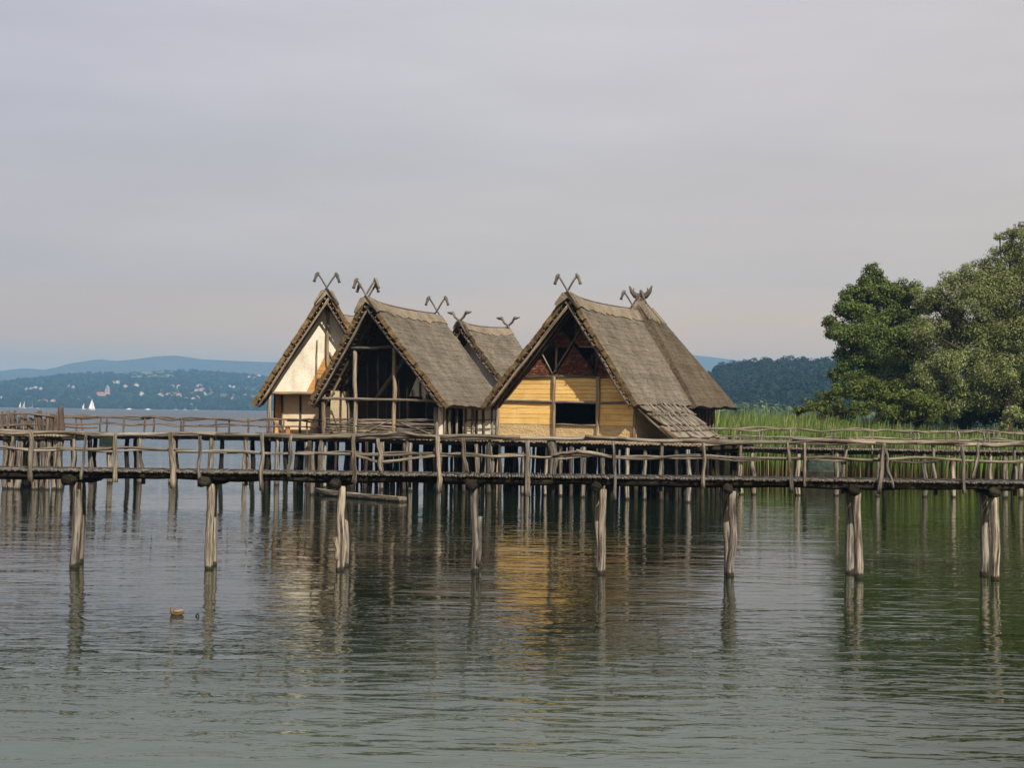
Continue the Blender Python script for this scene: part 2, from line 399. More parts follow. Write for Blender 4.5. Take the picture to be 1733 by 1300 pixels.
    def build(s, name, mats, parent=None, smooth=False):
        me = bpy.data.meshes.new(name); me.from_pydata(s.v, [], s.f)
        ul = me.uv_layers.new(name='UVMap')
        ul.data.foreach_set('uv', np.array(s.uv, dtype=np.float32).ravel())
        if not isinstance(mats, (list, tuple)): mats = [mats]
        for m in mats: me.materials.append(m)
        if len(mats) > 1: me.polygons.foreach_set('material_index', s.mi)
        if smooth: me.polygons.foreach_set('use_smooth', [True] * len(me.polygons))
        me.update()
        o = bpy.data.objects.new(name, me); COL.objects.link(o)
        if parent: o.parent = parent
        return o

def clip(poly, axis, val, keep_less):
    res = []; n = len(poly)
    for i in range(n):
        a, b = poly[i], poly[(i + 1) % n]
        ia, ib = (a[axis] <= val) == keep_less, (b[axis] <= val) == keep_less
        if ia: res.append(a)
        if ia != ib:
            t = (val - a[axis]) / (b[axis] - a[axis]); res.append((a[0] + (b[0] - a[0]) * t, a[1] + (b[1] - a[1]) * t))
    return res

def tag(o, label, cat, group=None):
    o['label'] = label; o['category'] = cat
    if group: o['group'] = group
    return o
def thing(name, label, cat, loc, rz=0.0, group=None):
    o = bpy.data.objects.new(name, None); o.empty_display_size = 0.2; COL.objects.link(o)
    o.location = loc; o.rotation_euler = (0, 0, rz); return tag(o, label, cat, group)
def kind(o, k): o['kind'] = k; return o

def fast_mesh(name, verts, faces, mat, parent=None, uv=None):
    """verts (n,3), faces (m,k) arrays"""
    me = bpy.data.meshes.new(name); k = faces.shape[1]
    me.vertices.add(len(verts)); me.vertices.foreach_set('co', verts.astype(np.float32).ravel())
    me.loops.add(faces.size); me.loops.foreach_set('vertex_index', faces.astype(np.int32).ravel())
    me.polygons.add(len(faces)); me.polygons.foreach_set('loop_start', np.arange(0, faces.size, k, dtype=np.int32))
    me.polygons.foreach_set('loop_total', np.full(len(faces), k, dtype=np.int32))
    if uv is not None:
        ul = me.uv_layers.new(name='UVMap'); ul.data.foreach_set('uv', uv.astype(np.float32).ravel())
    me.materials.append(mat); me.update(calc_edges=True); me.validate()
    o = bpy.data.objects.new(name, me); COL.objects.link(o)
    if parent: o.parent = parent
    return o

# ------------------------------------------------------------------ the setting: water, bank, hills
w = MB(); w.poly([(-4700, -150, 0), (4700, -150, 0), (4700, 9200, 0), (-4700, 9200, 0)])
kind(w.build('water', M['water']), 'structure')

def interp(pl, x): return float(np.interp(x, [p[0] for p in pl], [p[1] for p in pl]))
rs = np.random.RandomState(5)
def wav(x, seed, amp, wl):
    r = np.random.RandomState(seed); t = 0
    for k in range(5): t = t + math.sin(x / (wl / (1.7 ** k)) * 6.28 + r.uniform(0, 6.3)) / (1.5 ** k)
    return t * amp

SKY_FAR = [(-900, 655), (-300, 640), (0, 628), (40, 623), (85, 627), (120, 620), (150, 610), (170, 608), (195, 611), (230, 608), (262, 603), (300, 602), (340, 608), (400, 611),
           (455, 613), (600, 616), (850, 625), (950, 616), (1060, 604), (1130, 599), (1165, 600), (1200, 604), (1255, 611), (1330, 622), (1500, 634), (1800, 650), (2700, 670)]
SKY_MID = [(-900, 668), (-300, 660), (0, 650), (50, 646), (130, 636), (160, 632), (220, 633), (300, 629), (340, 627), (400, 631), (450, 637), (600, 652), (800, 668), (1000, 678), (1150, 684), (1400, 688), (2700, 690)]
SKY_NEAR = [(1010, 697), (1080, 690), (1130, 672), (1170, 650), (1200, 632), (1228, 620), (1255, 615), (1300, 613), (1340, 613), (1400, 615), (1600, 617), (1850, 622), (2300, 640), (2900, 660)]
def crest(pl, px, Y):
    return max(0.0, at(px, interp(pl, px), Y).z)
def hill(name, pl, Y0, Y1, Y2, mat, x0, x1, nx, ny, shape, rough):
    V = []; xs = np.linspace(x0, x1, nx)
    for j in range(ny + 1):
        t = j / ny
        for x in xs:
            if t <= 0.75:
                q = t / 0.75; y = Y0 + (Y1 - Y0) * q; s = q ** shape
            else:
                q = (t - 0.75) / 0.25; y = Y1 + (Y2 - Y1) * q; s = 1 - q
            px = x / Y1 * F + CX
            h = crest(pl, px, Y1)
            z = h * s + (wav(x + y * 0.7, 3, rough, 900) + wav(y - x * 0.4, 9, rough * 0.6, 420)) * math.sin(math.pi * min(1, t / 0.75)) * min(1, h / 30)
            V.append((x, y, z if 0 < j < ny else -1.5))
    Fc = []
    for j in range(ny):
        for i in range(nx - 1):
            a = j * nx + i; Fc.append((a, a + 1, a + nx + 1, a + nx))
    o = fast_mesh(name, np.array(V), np.array(Fc), mat)
    o.data.polygons.foreach_set('use_smooth', [True] * len(o.data.polygons))
    V = np.array(V).reshape(ny + 1, nx, 3)
    def h(x, y):
        i = np.clip(np.searchsorted(xs, x) - 1, 0, nx - 2); ys = V[:, 0, 1]
        j = np.clip(np.searchsorted(ys, y) - 1, 0, ny - 1)
        a = (x - xs[i]) / (xs[i + 1] - xs[i]); b = (y - ys[j]) / (ys[j + 1] - ys[j])
        return (V[j, i, 2] * (1 - a) + V[j, i + 1, 2] * a) * (1 - b) + (V[j + 1, i, 2] * (1 - a) + V[j + 1, i + 1, 2] * a) * b
    return kind(o, 'structure'), h
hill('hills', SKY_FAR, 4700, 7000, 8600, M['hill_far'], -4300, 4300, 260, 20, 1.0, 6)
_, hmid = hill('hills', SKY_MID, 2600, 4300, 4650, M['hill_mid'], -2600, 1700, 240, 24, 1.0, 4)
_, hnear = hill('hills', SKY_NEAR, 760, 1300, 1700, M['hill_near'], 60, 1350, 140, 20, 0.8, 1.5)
def hit(hf, px, py, y0, y1):
    d = ray(px, py); last = None
    for y in np.arange(y0, y1, 12):
        p = CAM + d * (y / d.y)
        if p.z <= hf(p.x, y): return p
        last = p
    return last

# the pale meadow on the slope is a patch of the hillside
mv = []
cols = np.linspace(222, 293, 16)
for px in cols:
    for py in (630.5 + (0 if px > 235 else (235 - px) * .35), 641.5):
        p = hit(hmid, px, py, 2700, 4290); mv.append((p.x, p.y - 4, hmid(p.x, p.y - 4) + 5))
mf = [(2 * i, 2 * i + 2, 2 * i + 3, 2 * i + 1) for i in range(len(cols) - 1)]
kind(fast_mesh('field', np.array(mv), np.array(mf), M['field']), 'structure')

# tree crowns on far slopes: nobody could count them
def ico():
    t = (1 + 5 ** 0.5) / 2
    v = np.array([(-1, t, 0), (1, t, 0), (-1, -t, 0), (1, -t, 0), (0, -1, t), (0, 1, t), (0, -1, -t), (0, 1, -t), (t, 0, -1), (t, 0, 1), (-t, 0, -1), (-t, 0, 1)], float)
    v /= np.linalg.norm(v[0])
    f = np.array([(0, 11, 5), (0, 5, 1), (0, 1, 7), (0, 7, 10), (0, 10, 11), (1, 5, 9), (5, 11, 4), (11, 10, 2), (10, 7, 6), (7, 1, 8), (3, 9, 4), (3, 4, 2), (3, 2, 6), (3, 6, 8), (3, 8, 9), (4, 9, 5), (2, 4, 11), (6, 2, 10), (8, 6, 7), (9, 8, 1)])
    return v, f
def blobs(name, pts, mat, seed):
    v, f = ico(); r = np.random.RandomState(seed); V = []; Fs = []
    for i, (x, y, z, rad, hgt) in enumerate(pts):
        q = v * (1 + r.uniform(-0.25, 0.25, (12, 1))) * np.array([rad, rad, hgt])
        V.append(q + np.array([x, y, z])); Fs.append(f + 12 * i)
    o = fast_mesh(name, np.vstack(V), np.vstack(Fs), mat); o.data.polygons.foreach_set('use_smooth', [True] * len(o.data.polygons))
    return kind(o, 'stuff')
def leaf_blobs(name, pts, mat, seed, per, size):
    """crowns as small tilted leaf clumps on an uneven ball"""
    r = np.random.RandomState(seed); C = []; S = []; D = []
    for (x, y, z, rad, hgt) in pts:
        d = r.normal(size=(per, 3)); d /= np.linalg.norm(d, axis=1)[:, None]; d[:, 2] = np.abs(d[:, 2]) * 1.1 - 0.25
        k = 0.75 + 0.25 * r.rand(per, 1)
        C.append(np.array([x, y, z]) + d * k * np.array([rad, rad, hgt])); S.append(np.full(per, size * rad)); D.append(d * 2.2)
    return np.vstack(C), np.concatenate(S), np.vstack(D)
pts = []
for _ in range(8000):
    y = rs.uniform(2600, 4250) if rs.rand() < 0.75 else rs.uniform(2600, 2750); x = rs.uniform(-1.0, 0.22) * y * 0.5
    z = hmid(x, y)
    if z < 0 : z = 0
    pp = (x / y * F + CX, 0)
    r0 = rs.uniform(4, 9)
    pts.append((x, y, z + r0 * 0.2, r0, r0 * rs.uniform(0.8, 1.3)))
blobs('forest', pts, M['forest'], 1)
pts = []
for _ in range(4200):
    y = rs.uniform(770, 1330); x = rs.uniform(120, 900) * y / 1300
    z = hnear(x, y)
    if z <= 0.3: continue
    r0 = rs.uniform(3.5, 7.5); pts.append((x, y, z + r0 * 0.1, r0, r0 * rs.uniform(0.8, 1.25)))
forest_near = leaf_blobs('forest', pts, None, 2, 85, .17)
pts = []
for _ in range(650):
    y = rs.uniform(640, 790); x = rs.uniform(90, 420)
    r0 = rs.uniform(4, 8); pts.append((x, y, r0 * 0.6, r0, r0 * rs.uniform(0.7, 1.1)))
forest_light = leaf_blobs('forest', pts, None, 3, 240, .14)

# ------------------------------------------------------------------ houses
FLOOR = 3.05
class House:
    def __init__(s, name, label, apx, apy, D, a, seed):
        P = at(apx, apy, D); s.a = R(a); s.zr = P.z
        s.ax = Vector((math.cos(s.a), -math.sin(s.a), 0)); s.ay = Vector((math.sin(s.a), math.cos(s.a), 0))
        s.o = Vector((P.x, P.y, 0)); s.r = random.Random(seed)
        s.root = thing(name, label, 'stilt house', s.o, -s.a)
    def px(s, px, py, v):
        d = ray(px, py); t = (v + (s.o - CAM).dot(s.ay)) / d.dot(s.ay); p = CAM + d * t - s.o
        return (p.dot(s.ax), p.z)
    def pxs(s, px, py, xs):
        d = ray(px, py); t = (xs + (s.o - CAM).dot(s.ax)) / d.dot(s.ax); p = CAM + d * t - s.o
        return (p.dot(s.ay), p.z)
    def slope(s, A, B, C, D, mat, courses, t=0.27, step=0.02, sag=0.12, lift=0.15, name='roof_slope', outer=None, ny=26, jf=0.085):
        """A ridge front, B ridge back, C eave back, D eave front (local); layered thatch courses"""
        A, B, C, D = map(Vector, (A, B, C, D)); rnd = s.r
        n = (C - A).cross(B - D).normalized()
        if n.z < 0: n = -n
        def P(sv, tv, h):
            p = A.lerp(B, tv).lerp(D.lerp(C, tv), sv)
            p = p + Vector((0, 0, -sag * 4 * tv * (1 - tv) * (1 - sv) + lift * (max(0, 1 - tv * 4) ** 2) * max(0, 1 - sv * 4)))
            return p + n * h
        mb = MB()
        for k in range(courses):
            s0, s1 = k / courses, (k + 1.0) / courses + 0.006
            f0, f1 = rnd.uniform(-jf, jf), rnd.uniform(-jf, jf)
            ph, ph2 = rnd.uniform(0, 6), rnd.uniform(0, 6)
            base = len(mb.v); le = max(0.1, (B - A).length + (C - D).length) / 2
            for i in range(ny + 1):
                tv = i / ny; tt = tv
                if i == 0: tt = tv + f0 / le
                if i == ny: tt = tv + f1 / le
                w = 0.05 * math.sin(tv * 9 + ph) + 0.04 * math.sin(tv * 23 + ph2) + rnd.uniform(-0.03, 0.03)
                w /= (A - D).length
                hj = rnd.uniform(-0.012, 0.012)
                e0 = s0 - (0.02 if k else 0)
                mb.v += [tuple(P(e0, tt, 0.0)), tuple(P(e0, tt, t)), tuple(P(s1 + w, tt, t + step + hj)), tuple(P(s1 + w, tt, 0.03 + (step if k < courses - 1 else 0)))]
            for i in range(ny):
                b0, b1 = base + i * 4, base + i * 4 + 4
                for q, mi in ((0, 1), (1, 0), (2, 0 if k < courses - 1 else 1), (3, 1)):
                    q2 = (q + 1) % 4
                    mb.face([b0 + q, b1 + q, b1 + q2, b0 + q2], [(0, 0)] * 4, mi)
            mb.face([base, base + 1, base + 2, base + 3], [(0, 0)] * 4, 1)
            e = base + ny * 4; mb.face([e + 3, e + 2, e + 1, e], [(0, 0)] * 4, 1)
        o = mb.build(name, [mat, outer or M['reed_end']], s.root)
        return P
    def ridge_cap(s, PL, PR, ny=24, t=0.29, w=0.105, over=0.08):
        """saddle of paler thatch over both slopes"""
        mb = MB(); rnd = s.r; rows = []
        for i in range(ny + 1):
            tv = i / ny; te = tv * (1 + 2 * over / 6) - over / 6
            bul = 0.04 + 0.05 * max(0, 1 - tv * 6) + rnd.uniform(-.012, .012)
            prof = []
            wl_, wr_ = w + rnd.uniform(-.02, .02), w + rnd.uniform(-.02, .02)
            for sv, f in ((wl_, PL), (w * 0.5, PL), (0.006, PL), (0.006, PR), (w * 0.5, PR), (wr_, PR)):
                prof.append(f(sv, te, t + bul))
            top = (prof[2] + prof[3]) / 2 + Vector((0, 0, 0.05))
            inn = (PR(0.0, te, 0.05) + PL(0.0, te, 0.05)) / 2 - Vector((0, 0, 0.1))
            ring = prof[:3] + [top] + prof[3:] + [PR(wr_, te, t - 0.1), inn, PL(wl_, te, t - 0.1)]
            rows.append(len(mb.v)); mb.v += [tuple(p) for p in ring]
        n = 10
        for i in range(ny):
            for j in range(n):
                j2 = (j + 1) % n
                mb.face([rows[i] + j, rows[i] + j2, rows[i + 1] + j2, rows[i + 1] + j], [(0, 0)] * 4, 0)
        for rw_ in (rows[0], rows[-1]):
            for q in ((0, 1, 2, 9), (2, 3, 8, 9), (3, 4, 7, 8), (4, 5, 6, 7)):
                mb.face([rw_ + z for z in (q if rw_ else q[::-1])], [(0, 0)] * 4, 0)
        cap = mb.build('ridge_cap', M['ridge'], s.root)
        rp = MB(); rp.tube([tuple((PL(0, v, t) + PR(0, v, t)) / 2 + Vector((0, 0, 0.11))) for v in np.linspace(0.02, 0.98, 12)], 0.045, 6, s.r)
        rp.build('ridge_pole', M['grey'], cap, True)
    def slats(s, A, D, depth, side, n, yb):
        """horizontal battens under the thatch whose pale ends show at the gable"""
        A, D = Vector(A), Vector(D); mb = MB(); e = (D - A).normalized(); nn = Vector((-e.z, 0, e.x))
        if nn.z > 0: nn = -nn
        for i in range(n):
            p = A.lerp(D, (i + 0.6) / n) + nn * 0.055
            y0 = p.y + s.r.uniform(-0.16, 0.0)
            mb.log((p.x, y0, p.z), (p.x + s.r.uniform(-.02, .02), p.y + depth, p.z), 0.045, 0.04, s.r, 3, 0.01, 6, 0.1, 0, 1)
        mb.build('roof_slats', [M['darkpost'], M['pile']], s.root, True)
        rf = MB(); rf.log(tuple(A + nn * 0.19 + Vector((0, yb, 0))), tuple(D + nn * 0.19 + Vector((0, yb, 0))), 0.075, 0.085, s.r, 10, 0.035)
        rf.build('rafter', M['post' if side < 0 else 'stake'], s.root, True)
        for q in (0.4, 0.75):
            rf = MB(); yy = yb + (depth - yb) * q
            rf.log(tuple(A + nn * 0.19 + Vector((0, yy, 0))), tuple(D + nn * 0.19 + Vector((0, yy, 0))), 0.07, 0.08, s.r, 8, 0.03)
            rf.build('rafter', M['darkpost'], s.root, True)
    def log(s, name, p0, p1, r0, r1=None, mat='post', wob=0.02):
        return MB().log(p0, p1, r0, r1, s.r, None, wob).build(name, M[mat], s.root, True)
    def panel(s, name, poly, v0, v1, mat):
        return MB().prism(poly, v0, v1).build(name, M[mat], s.root)
    def planks(s, name, poly, v, mat, h, th=0.04):
        mb = MB(); z0 = min(p[1] for p in poly); z1 = max(p[1] for p in poly); z = z0
        while z < z1 - 0.02:
            hh = h * s.r.uniform(0.8, 1.2); zt = min(z + hh, z1)
            q = clip(clip(poly, 1, z + 0.008, False), 1, zt - 0.008, True)
            if len(q) >= 3: mb.prism(q, v + s.r.uniform(-0.015, 0.01), v + th)
            z = zt
        return mb.build(name, M[mat], s.root)
    def finial(s, y, z, style, k=1.0):
        """crossed poles over the gable"""
        rnd = s.r; mb = MB(); z = z + .08; y = y - .22 if y < 1 else y + .2
        for sgn in (-1, 1):
            yy = y + (0.07 if sgn > 0 else -0.07)
            foot = (-sgn * 0.75 * k, yy, z - 1.05 * k)
            top = (sgn * 0.55 * k, yy, z + 0.85 * k)
            mid = (sgn * 0.17 * k, yy, z + 0.16 * k)
            if style == 'axe':
                mid = (sgn * 0.27 * k, yy, z + 0.44 * k); mb.tube([foot, (0, yy, z), mid, top], [0.04, 0.052, 0.055, 0.06], 7, rnd)
                mb.tube([(sgn * 0.50 * k, yy, z + 0.93 * k), (sgn * 0.60 * k, yy, z + 0.80 * k), (sgn * 0.71 * k, yy, z + 0.50 * k), (sgn * 0.77 * k, yy, z + 0.33 * k)], [0.08, 0.115, 0.075, 0.095], 7, rnd)
            elif style == 'bird':
                t2 = (sgn * 0.62 * k, yy, z + 0.62 * k)
                mb.tube([foot, (0, yy, z), (sgn * 0.36 * k, yy, z + 0.25 * k), (sgn * 0.52 * k, yy, z + 0.50 * k), t2, (sgn * 0.80 * k, yy, z + 0.60 * k), (sgn * 1.12 * k, yy, z + 0.66 * k)],
                        [0.05, 0.075, 0.08, 0.085, 0.125, 0.10, 0.045], 7, rnd)
            else:
                mb.tube([(0, yy, z), (sgn * 0.35 * k, yy, z + 0.10 * k), (sgn * 0.62 * k, yy, z + 0.36 * k), (sgn * 0.78 * k, yy, z + 0.75 * k)], [0.22, 0.20, 0.13, 0.05], 7, rnd)
                mb.tube([(sgn * 0.5 * k, yy, z + 0.25 * k), (sgn * 0.46 * k, yy, z + 0.62 * k)], [0.07, 0.03], 6, rnd)
                mb.tube([(sgn * 0.3 * k, yy, z - 0.5 * k), (0, yy, z)], [0.16, 0.2], 7, rnd)
        mb.build('crossed_finial', M['grey'], s.root, True)
    def platform(s, x0, x1, y0, y1, z=FLOOR):
        mb = MB(); y = y0
        n = int((x1 - x0) / 0.2)
        mb.box((x0, y0 + 0.25, z - 0.10), (x1, y1, z - 0.03))
        for i in range(n):
            x = x0 + (i + 0.5) * (x1 - x0) / n
            mb.log((x, y0 + s.r.uniform(-0.15, 0.1), z - 0.06 + s.r.uniform(-.02, .02)), (x, y0 + 1.2, z - 0.06), 0.085, 0.08, s.r, 2, 0.01, 6, 0.15)
        mb.build('floor_deck', M['floor'], s.root)
        for yy in np.arange(y0 + 0.35, y1, 2.2):
            s.log('floor_beam', (x0 - 0.25, yy, z - 0.27), (x1 + 0.25, yy, z - 0.27), 0.13, 0.12, 'beam')
    def piles(s, x0, x1, y0, y1, dx, dy, z=FLOOR - 0.3, rr=(0.085, 0.14), keep=1.0):
        y = y0
        while y <= y1 + 0.01:
            x = x0
            while x <= x1 + 0.01:
                if s.r.random() < keep:
                    xx, yy = x + s.r.uniform(-.28, .28), y + s.r.uniform(-.35, .35)
                    r0 = s.r.uniform(*rr)
                    s.log('pile', (xx + s.r.uniform(-.12, .12), yy, -1.0), (xx, yy, z), r0 * 1.05, r0 * 0.9, 'pile' if s.r.random() < (.45 if y == y0 else .05) else ('darkpost' if y == y0 else 'beam'), 0.03)  # darker wood, above all in back rows, paints the shade under the house
                x += dx
            y += dy

# --- the yellow plank house
H = House('stilt_house', 'thatched stilt house with yellow plank front and red bark gable', 968, 508, 71.0, 26, 11)
Y = H
xl, zl = H.px(819, 691, 0); xr, zre = H.px(1071, 687, 0)
LEN = 9.3; pr = 0.5
PL = H.slope((0, -pr, H.zr), (0, LEN, H.zr), (xl, LEN, zl), (xl, 0, zl), M['thatch'], 20)
PR = H.slope((0, -pr, H.zr), (0, LEN, H.zr), (xr, LEN, zre), (xr, 0, zre), M['thatch'], 20)
H.ridge_cap(PL, PR)
H.slats((0, -pr, H.zr), (xl, 0, zl), 1.6, -1, 20, 0.06); H.slats((0, -pr, H.zr), (xr, 0, zre), 1.6, 1, 20, 0.06)
H.finial(-pr + 0.1, H.zr + 0.42, 'axe', 0.95); H.finial(LEN - 0.2, H.zr + 0.42, 'axe', 0.95)
V = 1.25
P = lambda x, y, v=V: H.px(x, y, v)
lw = P(843, 700)[0]; rw = P(1075, 700)[0]
fl = FLOOR
zb = P(950, 680)[1]; zm = P(950, 638)[1]; zs = P(950, 719)[1]
x1, x2 = P(938, 700)[0], P(1012, 700)[0]
def roofz(x, off=0.12):                        # underside of the roof above facade coordinate x
    return (H.zr + (zl - H.zr) * (x / xl) if x < 0 else H.zr + (zre - H.zr) * (x / xr)) - off
def xleft(z, off=0.12): return xl * (H.zr - z - off) / (H.zr - zl)
def xright(z, off=0.12): return xr * (H.zr - z - off) / (H.zr - zre)
H.planks('plank_panel', [(lw, zs), (x1, zs), (x1, zb), (lw, zb)], V, 'yellow', 0.30)
H.planks('plank_panel', [(x2, zs), (rw, zs), (rw, zb), (x2, zb)], V, 'yellow', 0.30)
H.panel('clay_wall', [(lw, fl), (rw, fl), (rw, zs), (lw, zs)], V + 0.03, V + 0.15, 'daub')
H.planks('plank_panel', [(xleft(zb), zb), (x1, zb), (x1, zm), (xleft(zm), zm)], V, 'yellow', 0.24)
H.planks('plank_panel', [(x1, zb), (x2, zb), (x2, zm), (x1, zm)], V, 'yellow', 0.24)
H.planks('plank_panel', [(x2, zb), (xright(zb), zb), (xright(zm), zm), (x2, zm)], V, 'yellow', 0.24)
H.log('wall_beam', (lw - 0.5, V - 0.07, zb + 0.02), (rw + 0.1, V - 0.07, zb - 0.02), 0.075, 0.08)
H.log('wall_beam', (xleft(zm) + .2, V - 0.06, zm), (xright(zm) - .2, V - 0.06, zm), 0.055, 0.06, 'rail')
H.log('window_sill', (x1, V - 0.05, zs), (x2, V - 0.05, zs), 0.05, 0.05)
H.log('wall_post', (x1, V - 0.06, fl - 0.1), (x1, V - 0.06, zm), 0.10, 0.11)
H.log('wall_post', (x2, V - 0.06, fl - 0.1), (x2, V - 0.06, zm), 0.10, 0.13)
H.log('corner_post', (lw, V - 0.08, fl - 0.1), (lw, V - 0.08, zb + 0.1), 0.09, 0.09)
H.log('corner_post', (rw, V - 0.08, fl - 0.1), (rw, V - 0.08, zb + 0.1), 0.09, 0.09)
for tri in ([(884, 636), (914, 592), (935, 636)], [(928, 586), (951, 559), (967, 580), (964, 586)], [(939, 635), (971, 585), (1006, 635)],
            [(984, 556), (974, 580), (980, 586), (1008, 586)], [(1016, 592), (1008, 636), (1040, 637)]):
    H.planks('bark_panel', [P(*q) for q in tri], V + 0.02, 'bark', 0.16, 0.05)
def lat(a, b, r=0.045, m='pile', dv=-0.05):
    p, q = P(*a), P(*b); H.log('lattice_pole', (p[0], V + dv, p[1]), (q[0], V + dv, q[1]), r, r, m, 0.01)
lat((936, 634), (985, 553)); lat((950, 557), (1008, 632), 0.035, 'darkpost', -0.02); lat((914, 591), (936, 634)); lat((1016, 590), (1007, 634))
lat((980, 587), (1011, 587), 0.045); lat((926, 587), (965, 587), 0.04, 'darkpost'); lat((931, 637), (1008, 637), 0.07)
lat((972, 524), (972, 582), 0.07, 'rail', 0.25); lat((939, 588), (938, 630), 0.075, 'post', 0.25); lat((1002, 596), (1000, 622), 0.04, 'rail', 0.6); lat((996, 600), (996, 618), 0.03, 'rail', 0.5)
# side and back walls, inner partition
for xs in (lw + 0.06, rw - 0.06):
    H_ = MB().box((xs - 0.06, V + 0.16, fl), (xs + 0.06, LEN - 0.6, roofz(xs, 0.30))); H_.build('side_wall', M['cream'], H.root)
H.panel('back_wall', [(lw, fl), (rw, fl), (rw, roofz(rw, .15)), (0, H.zr - 0.15), (lw, roofz(lw, .15))], LEN - 0.6, LEN - 0.5, 'dark')
H.platform(lw - 1.0, rw + 4.2, -0.2, LEN + 0.3)
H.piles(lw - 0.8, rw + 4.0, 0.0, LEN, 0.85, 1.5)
# lean-to roof of bark shingles beside the right wall
q0 = (rw - 0.05, zb - 0.35)
pe = H.px(1146, 744, V - 0.6)
A_, B_ = (rw + 0.05, V - 0.65, zb + 0.02), (rw + 0.05, 8.2, zb + 0.02)
xe = rw + 2.6; C_, D_ = (xe, 8.0, fl + 0.12), (xe, V - 0.65, fl + 0.12)
lt = H.slope(A_, B_, C_, D_, M['bark_shingle'], 3, 0.08, 0.15, 0.0, 0.0, 'lean_to_roof', None, 22, 0.16)
for i in range(12):
    tv = 0.03 + i / 12 * 0.95 + H.r.uniform(-.012, .012); e = H.r.uniform(0.78, 1.02); b_ = H.r.uniform(0, .12)
    p, q = lt(b_, tv, 0.27), lt(e, tv + H.r.uniform(-.05, .05), 0.28)
    H.log('lean_to_pole', tuple(p), tuple(q), 0.042, 0.036, 'pile', 0.05)
H.log('lean_to_pole', tuple(lt(0.40, 0.0, 0.24)), tuple(lt(0.40, 1.0, 0.24)), 0.05, 0.04, 'rail'); H.log('lean_to_pole', tuple(lt(0.82, 0.0, 0.24)), tuple(lt(0.82, 1.0, 0.24)), 0.05, 0.04, 'rail')
H.log('lean_to_rafter', (rw + .05, V - .66, zb - .08), (xe, V - .66, fl + 0.02), 0.07, 0.07, 'rail')
H.log('lean_to_rafter', (rw + .05, 6.2, zb - .08), (xe, 6.2, fl + 0.02), 0.07, 0.07, 'rail')

# --- the open black house
H = House('stilt_house', 'thatched stilt house with open dark front, tall porch posts and twig railing', 627, 515, 75.5, 18, 22)
B = H
xl, zl = H.px(526, 687, 0); xr, zre = H.px(752, 691, 0); LEN = 10.6; pr = 0.55
PL = H.slope((0, -pr, H.zr), (0, LEN, H.zr), (xl, LEN, zl), (xl, 0, zl), M['thatch'], 20)
PR = H.slope((0, -pr, H.zr), (0, LEN, H.zr), (xr, LEN, zre), (xr, 0, zre), M['thatch'], 20)
H.ridge_cap(PL, PR)
H.slats((0, -pr, H.zr), (xl, 0, zl), 3.4, -1, 20, 0.06); H.slats((0, -pr, H.zr), (xr, 0, zre), 3.4, 1, 20, 0.06)
H.finial(-pr + 0.1, H.zr + 0.45, 'axe', 1.0); H.finial(-pr + 0.35, H.zr + 0.30, 'axe', 0.85); H.finial(LEN - 0.2, H.zr + 0.40, 'axe', 1.0)
V = 0.7
zbm = P(610, 673)[1]
def vpost(name, px, py, V, r, mat='post', z0=None, dv=0.0):
    p = H.px(px, py, V + dv); b_ = H.px(px, 742, V + dv)
    H.log(name, (b_[0], V + dv, fl - 0.1 if z0 is None else z0), (p[0], V + dv, p[1]), r, r * 0.92, mat, 0.03)
P = lambda x, y, v=V: H.px(x, y, v)
vpost('porch_post', 548, 668, V, 0.13); vpost('porch_post', 601, 588, V, 0.13); vpost('porch_post', 667, 588, V, 0.13); vpost('porch_post', 738, 690, V, 0.13)
p, q = P(535, 674), P(737, 679); H.log('porch_beam', (p[0], V - 0.17, p[1]), (q[0], V - 0.17, q[1]), 0.085, 0.075)
p, q = P(596, 590), P(664, 587); H.log('collar_beam', (p[0], V - 0.12, p[1]), (q[0], V - 0.12, q[1]), 0.10, 0.09, 'rail')
p, q = P(542, 700), P(575, 640); H.log('brace', (p[0], V + .1, p[1]), (q[0], V + .1, q[1]), 0.06, 0.05)
for xa, xb in ((548, 601), (601, 667), (667, 737)):
    mb = MB()
    for i in range(13):
        za = fl + 0.08 + i * 0.075 + H.r.uniform(-.02, .02); zz = za + H.r.uniform(-.06, .06)
        a_, b_ = P(xa, 730)[0], P(xb, 730)[0]
        mb.log((a_, V + H.r.uniform(-.07, .07), za), (b_, V + H.r.uniform(-.07, .07), zz), 0.038, 0.03, H.r, 6, 0.02, 6)
    dgx = H.r.uniform(.1, .3); sg = 1 if xa != 667 else -1
    a_, b_ = P(xa + 10, 730)[0], P(xb - 3, 730)[0]
    mb.log((a_, V - .1, fl + (.1 if sg > 0 else .85)), (b_, V - .1, fl + (1.0 if sg > 0 else .15)), 0.035, 0.03, H.r)
    mb.build('twig_railing', M['rail'], H.root, True)
lw, rw = P(556, 700)[0], P(741, 700)[0]
rw = xr - 0.75; lw = xl + 0.75
BV = 3.3
def roofz(x, off=0.12):
    return (H.zr + (zl - H.zr) * (x / xl) if x < 0 else H.zr + (zre - H.zr) * (x / xr)) - off
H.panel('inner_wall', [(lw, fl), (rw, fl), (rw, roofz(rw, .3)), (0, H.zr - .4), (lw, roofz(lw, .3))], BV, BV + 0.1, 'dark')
cw = [H.px(691, 676, BV - .03), H.px(725, 676, BV - .03), H.px(724, 667, BV - .03), H.px(706, 637, BV - .03)]
H.panel('clay_wall', cw, BV - 0.06, BV - 0.01, 'white')
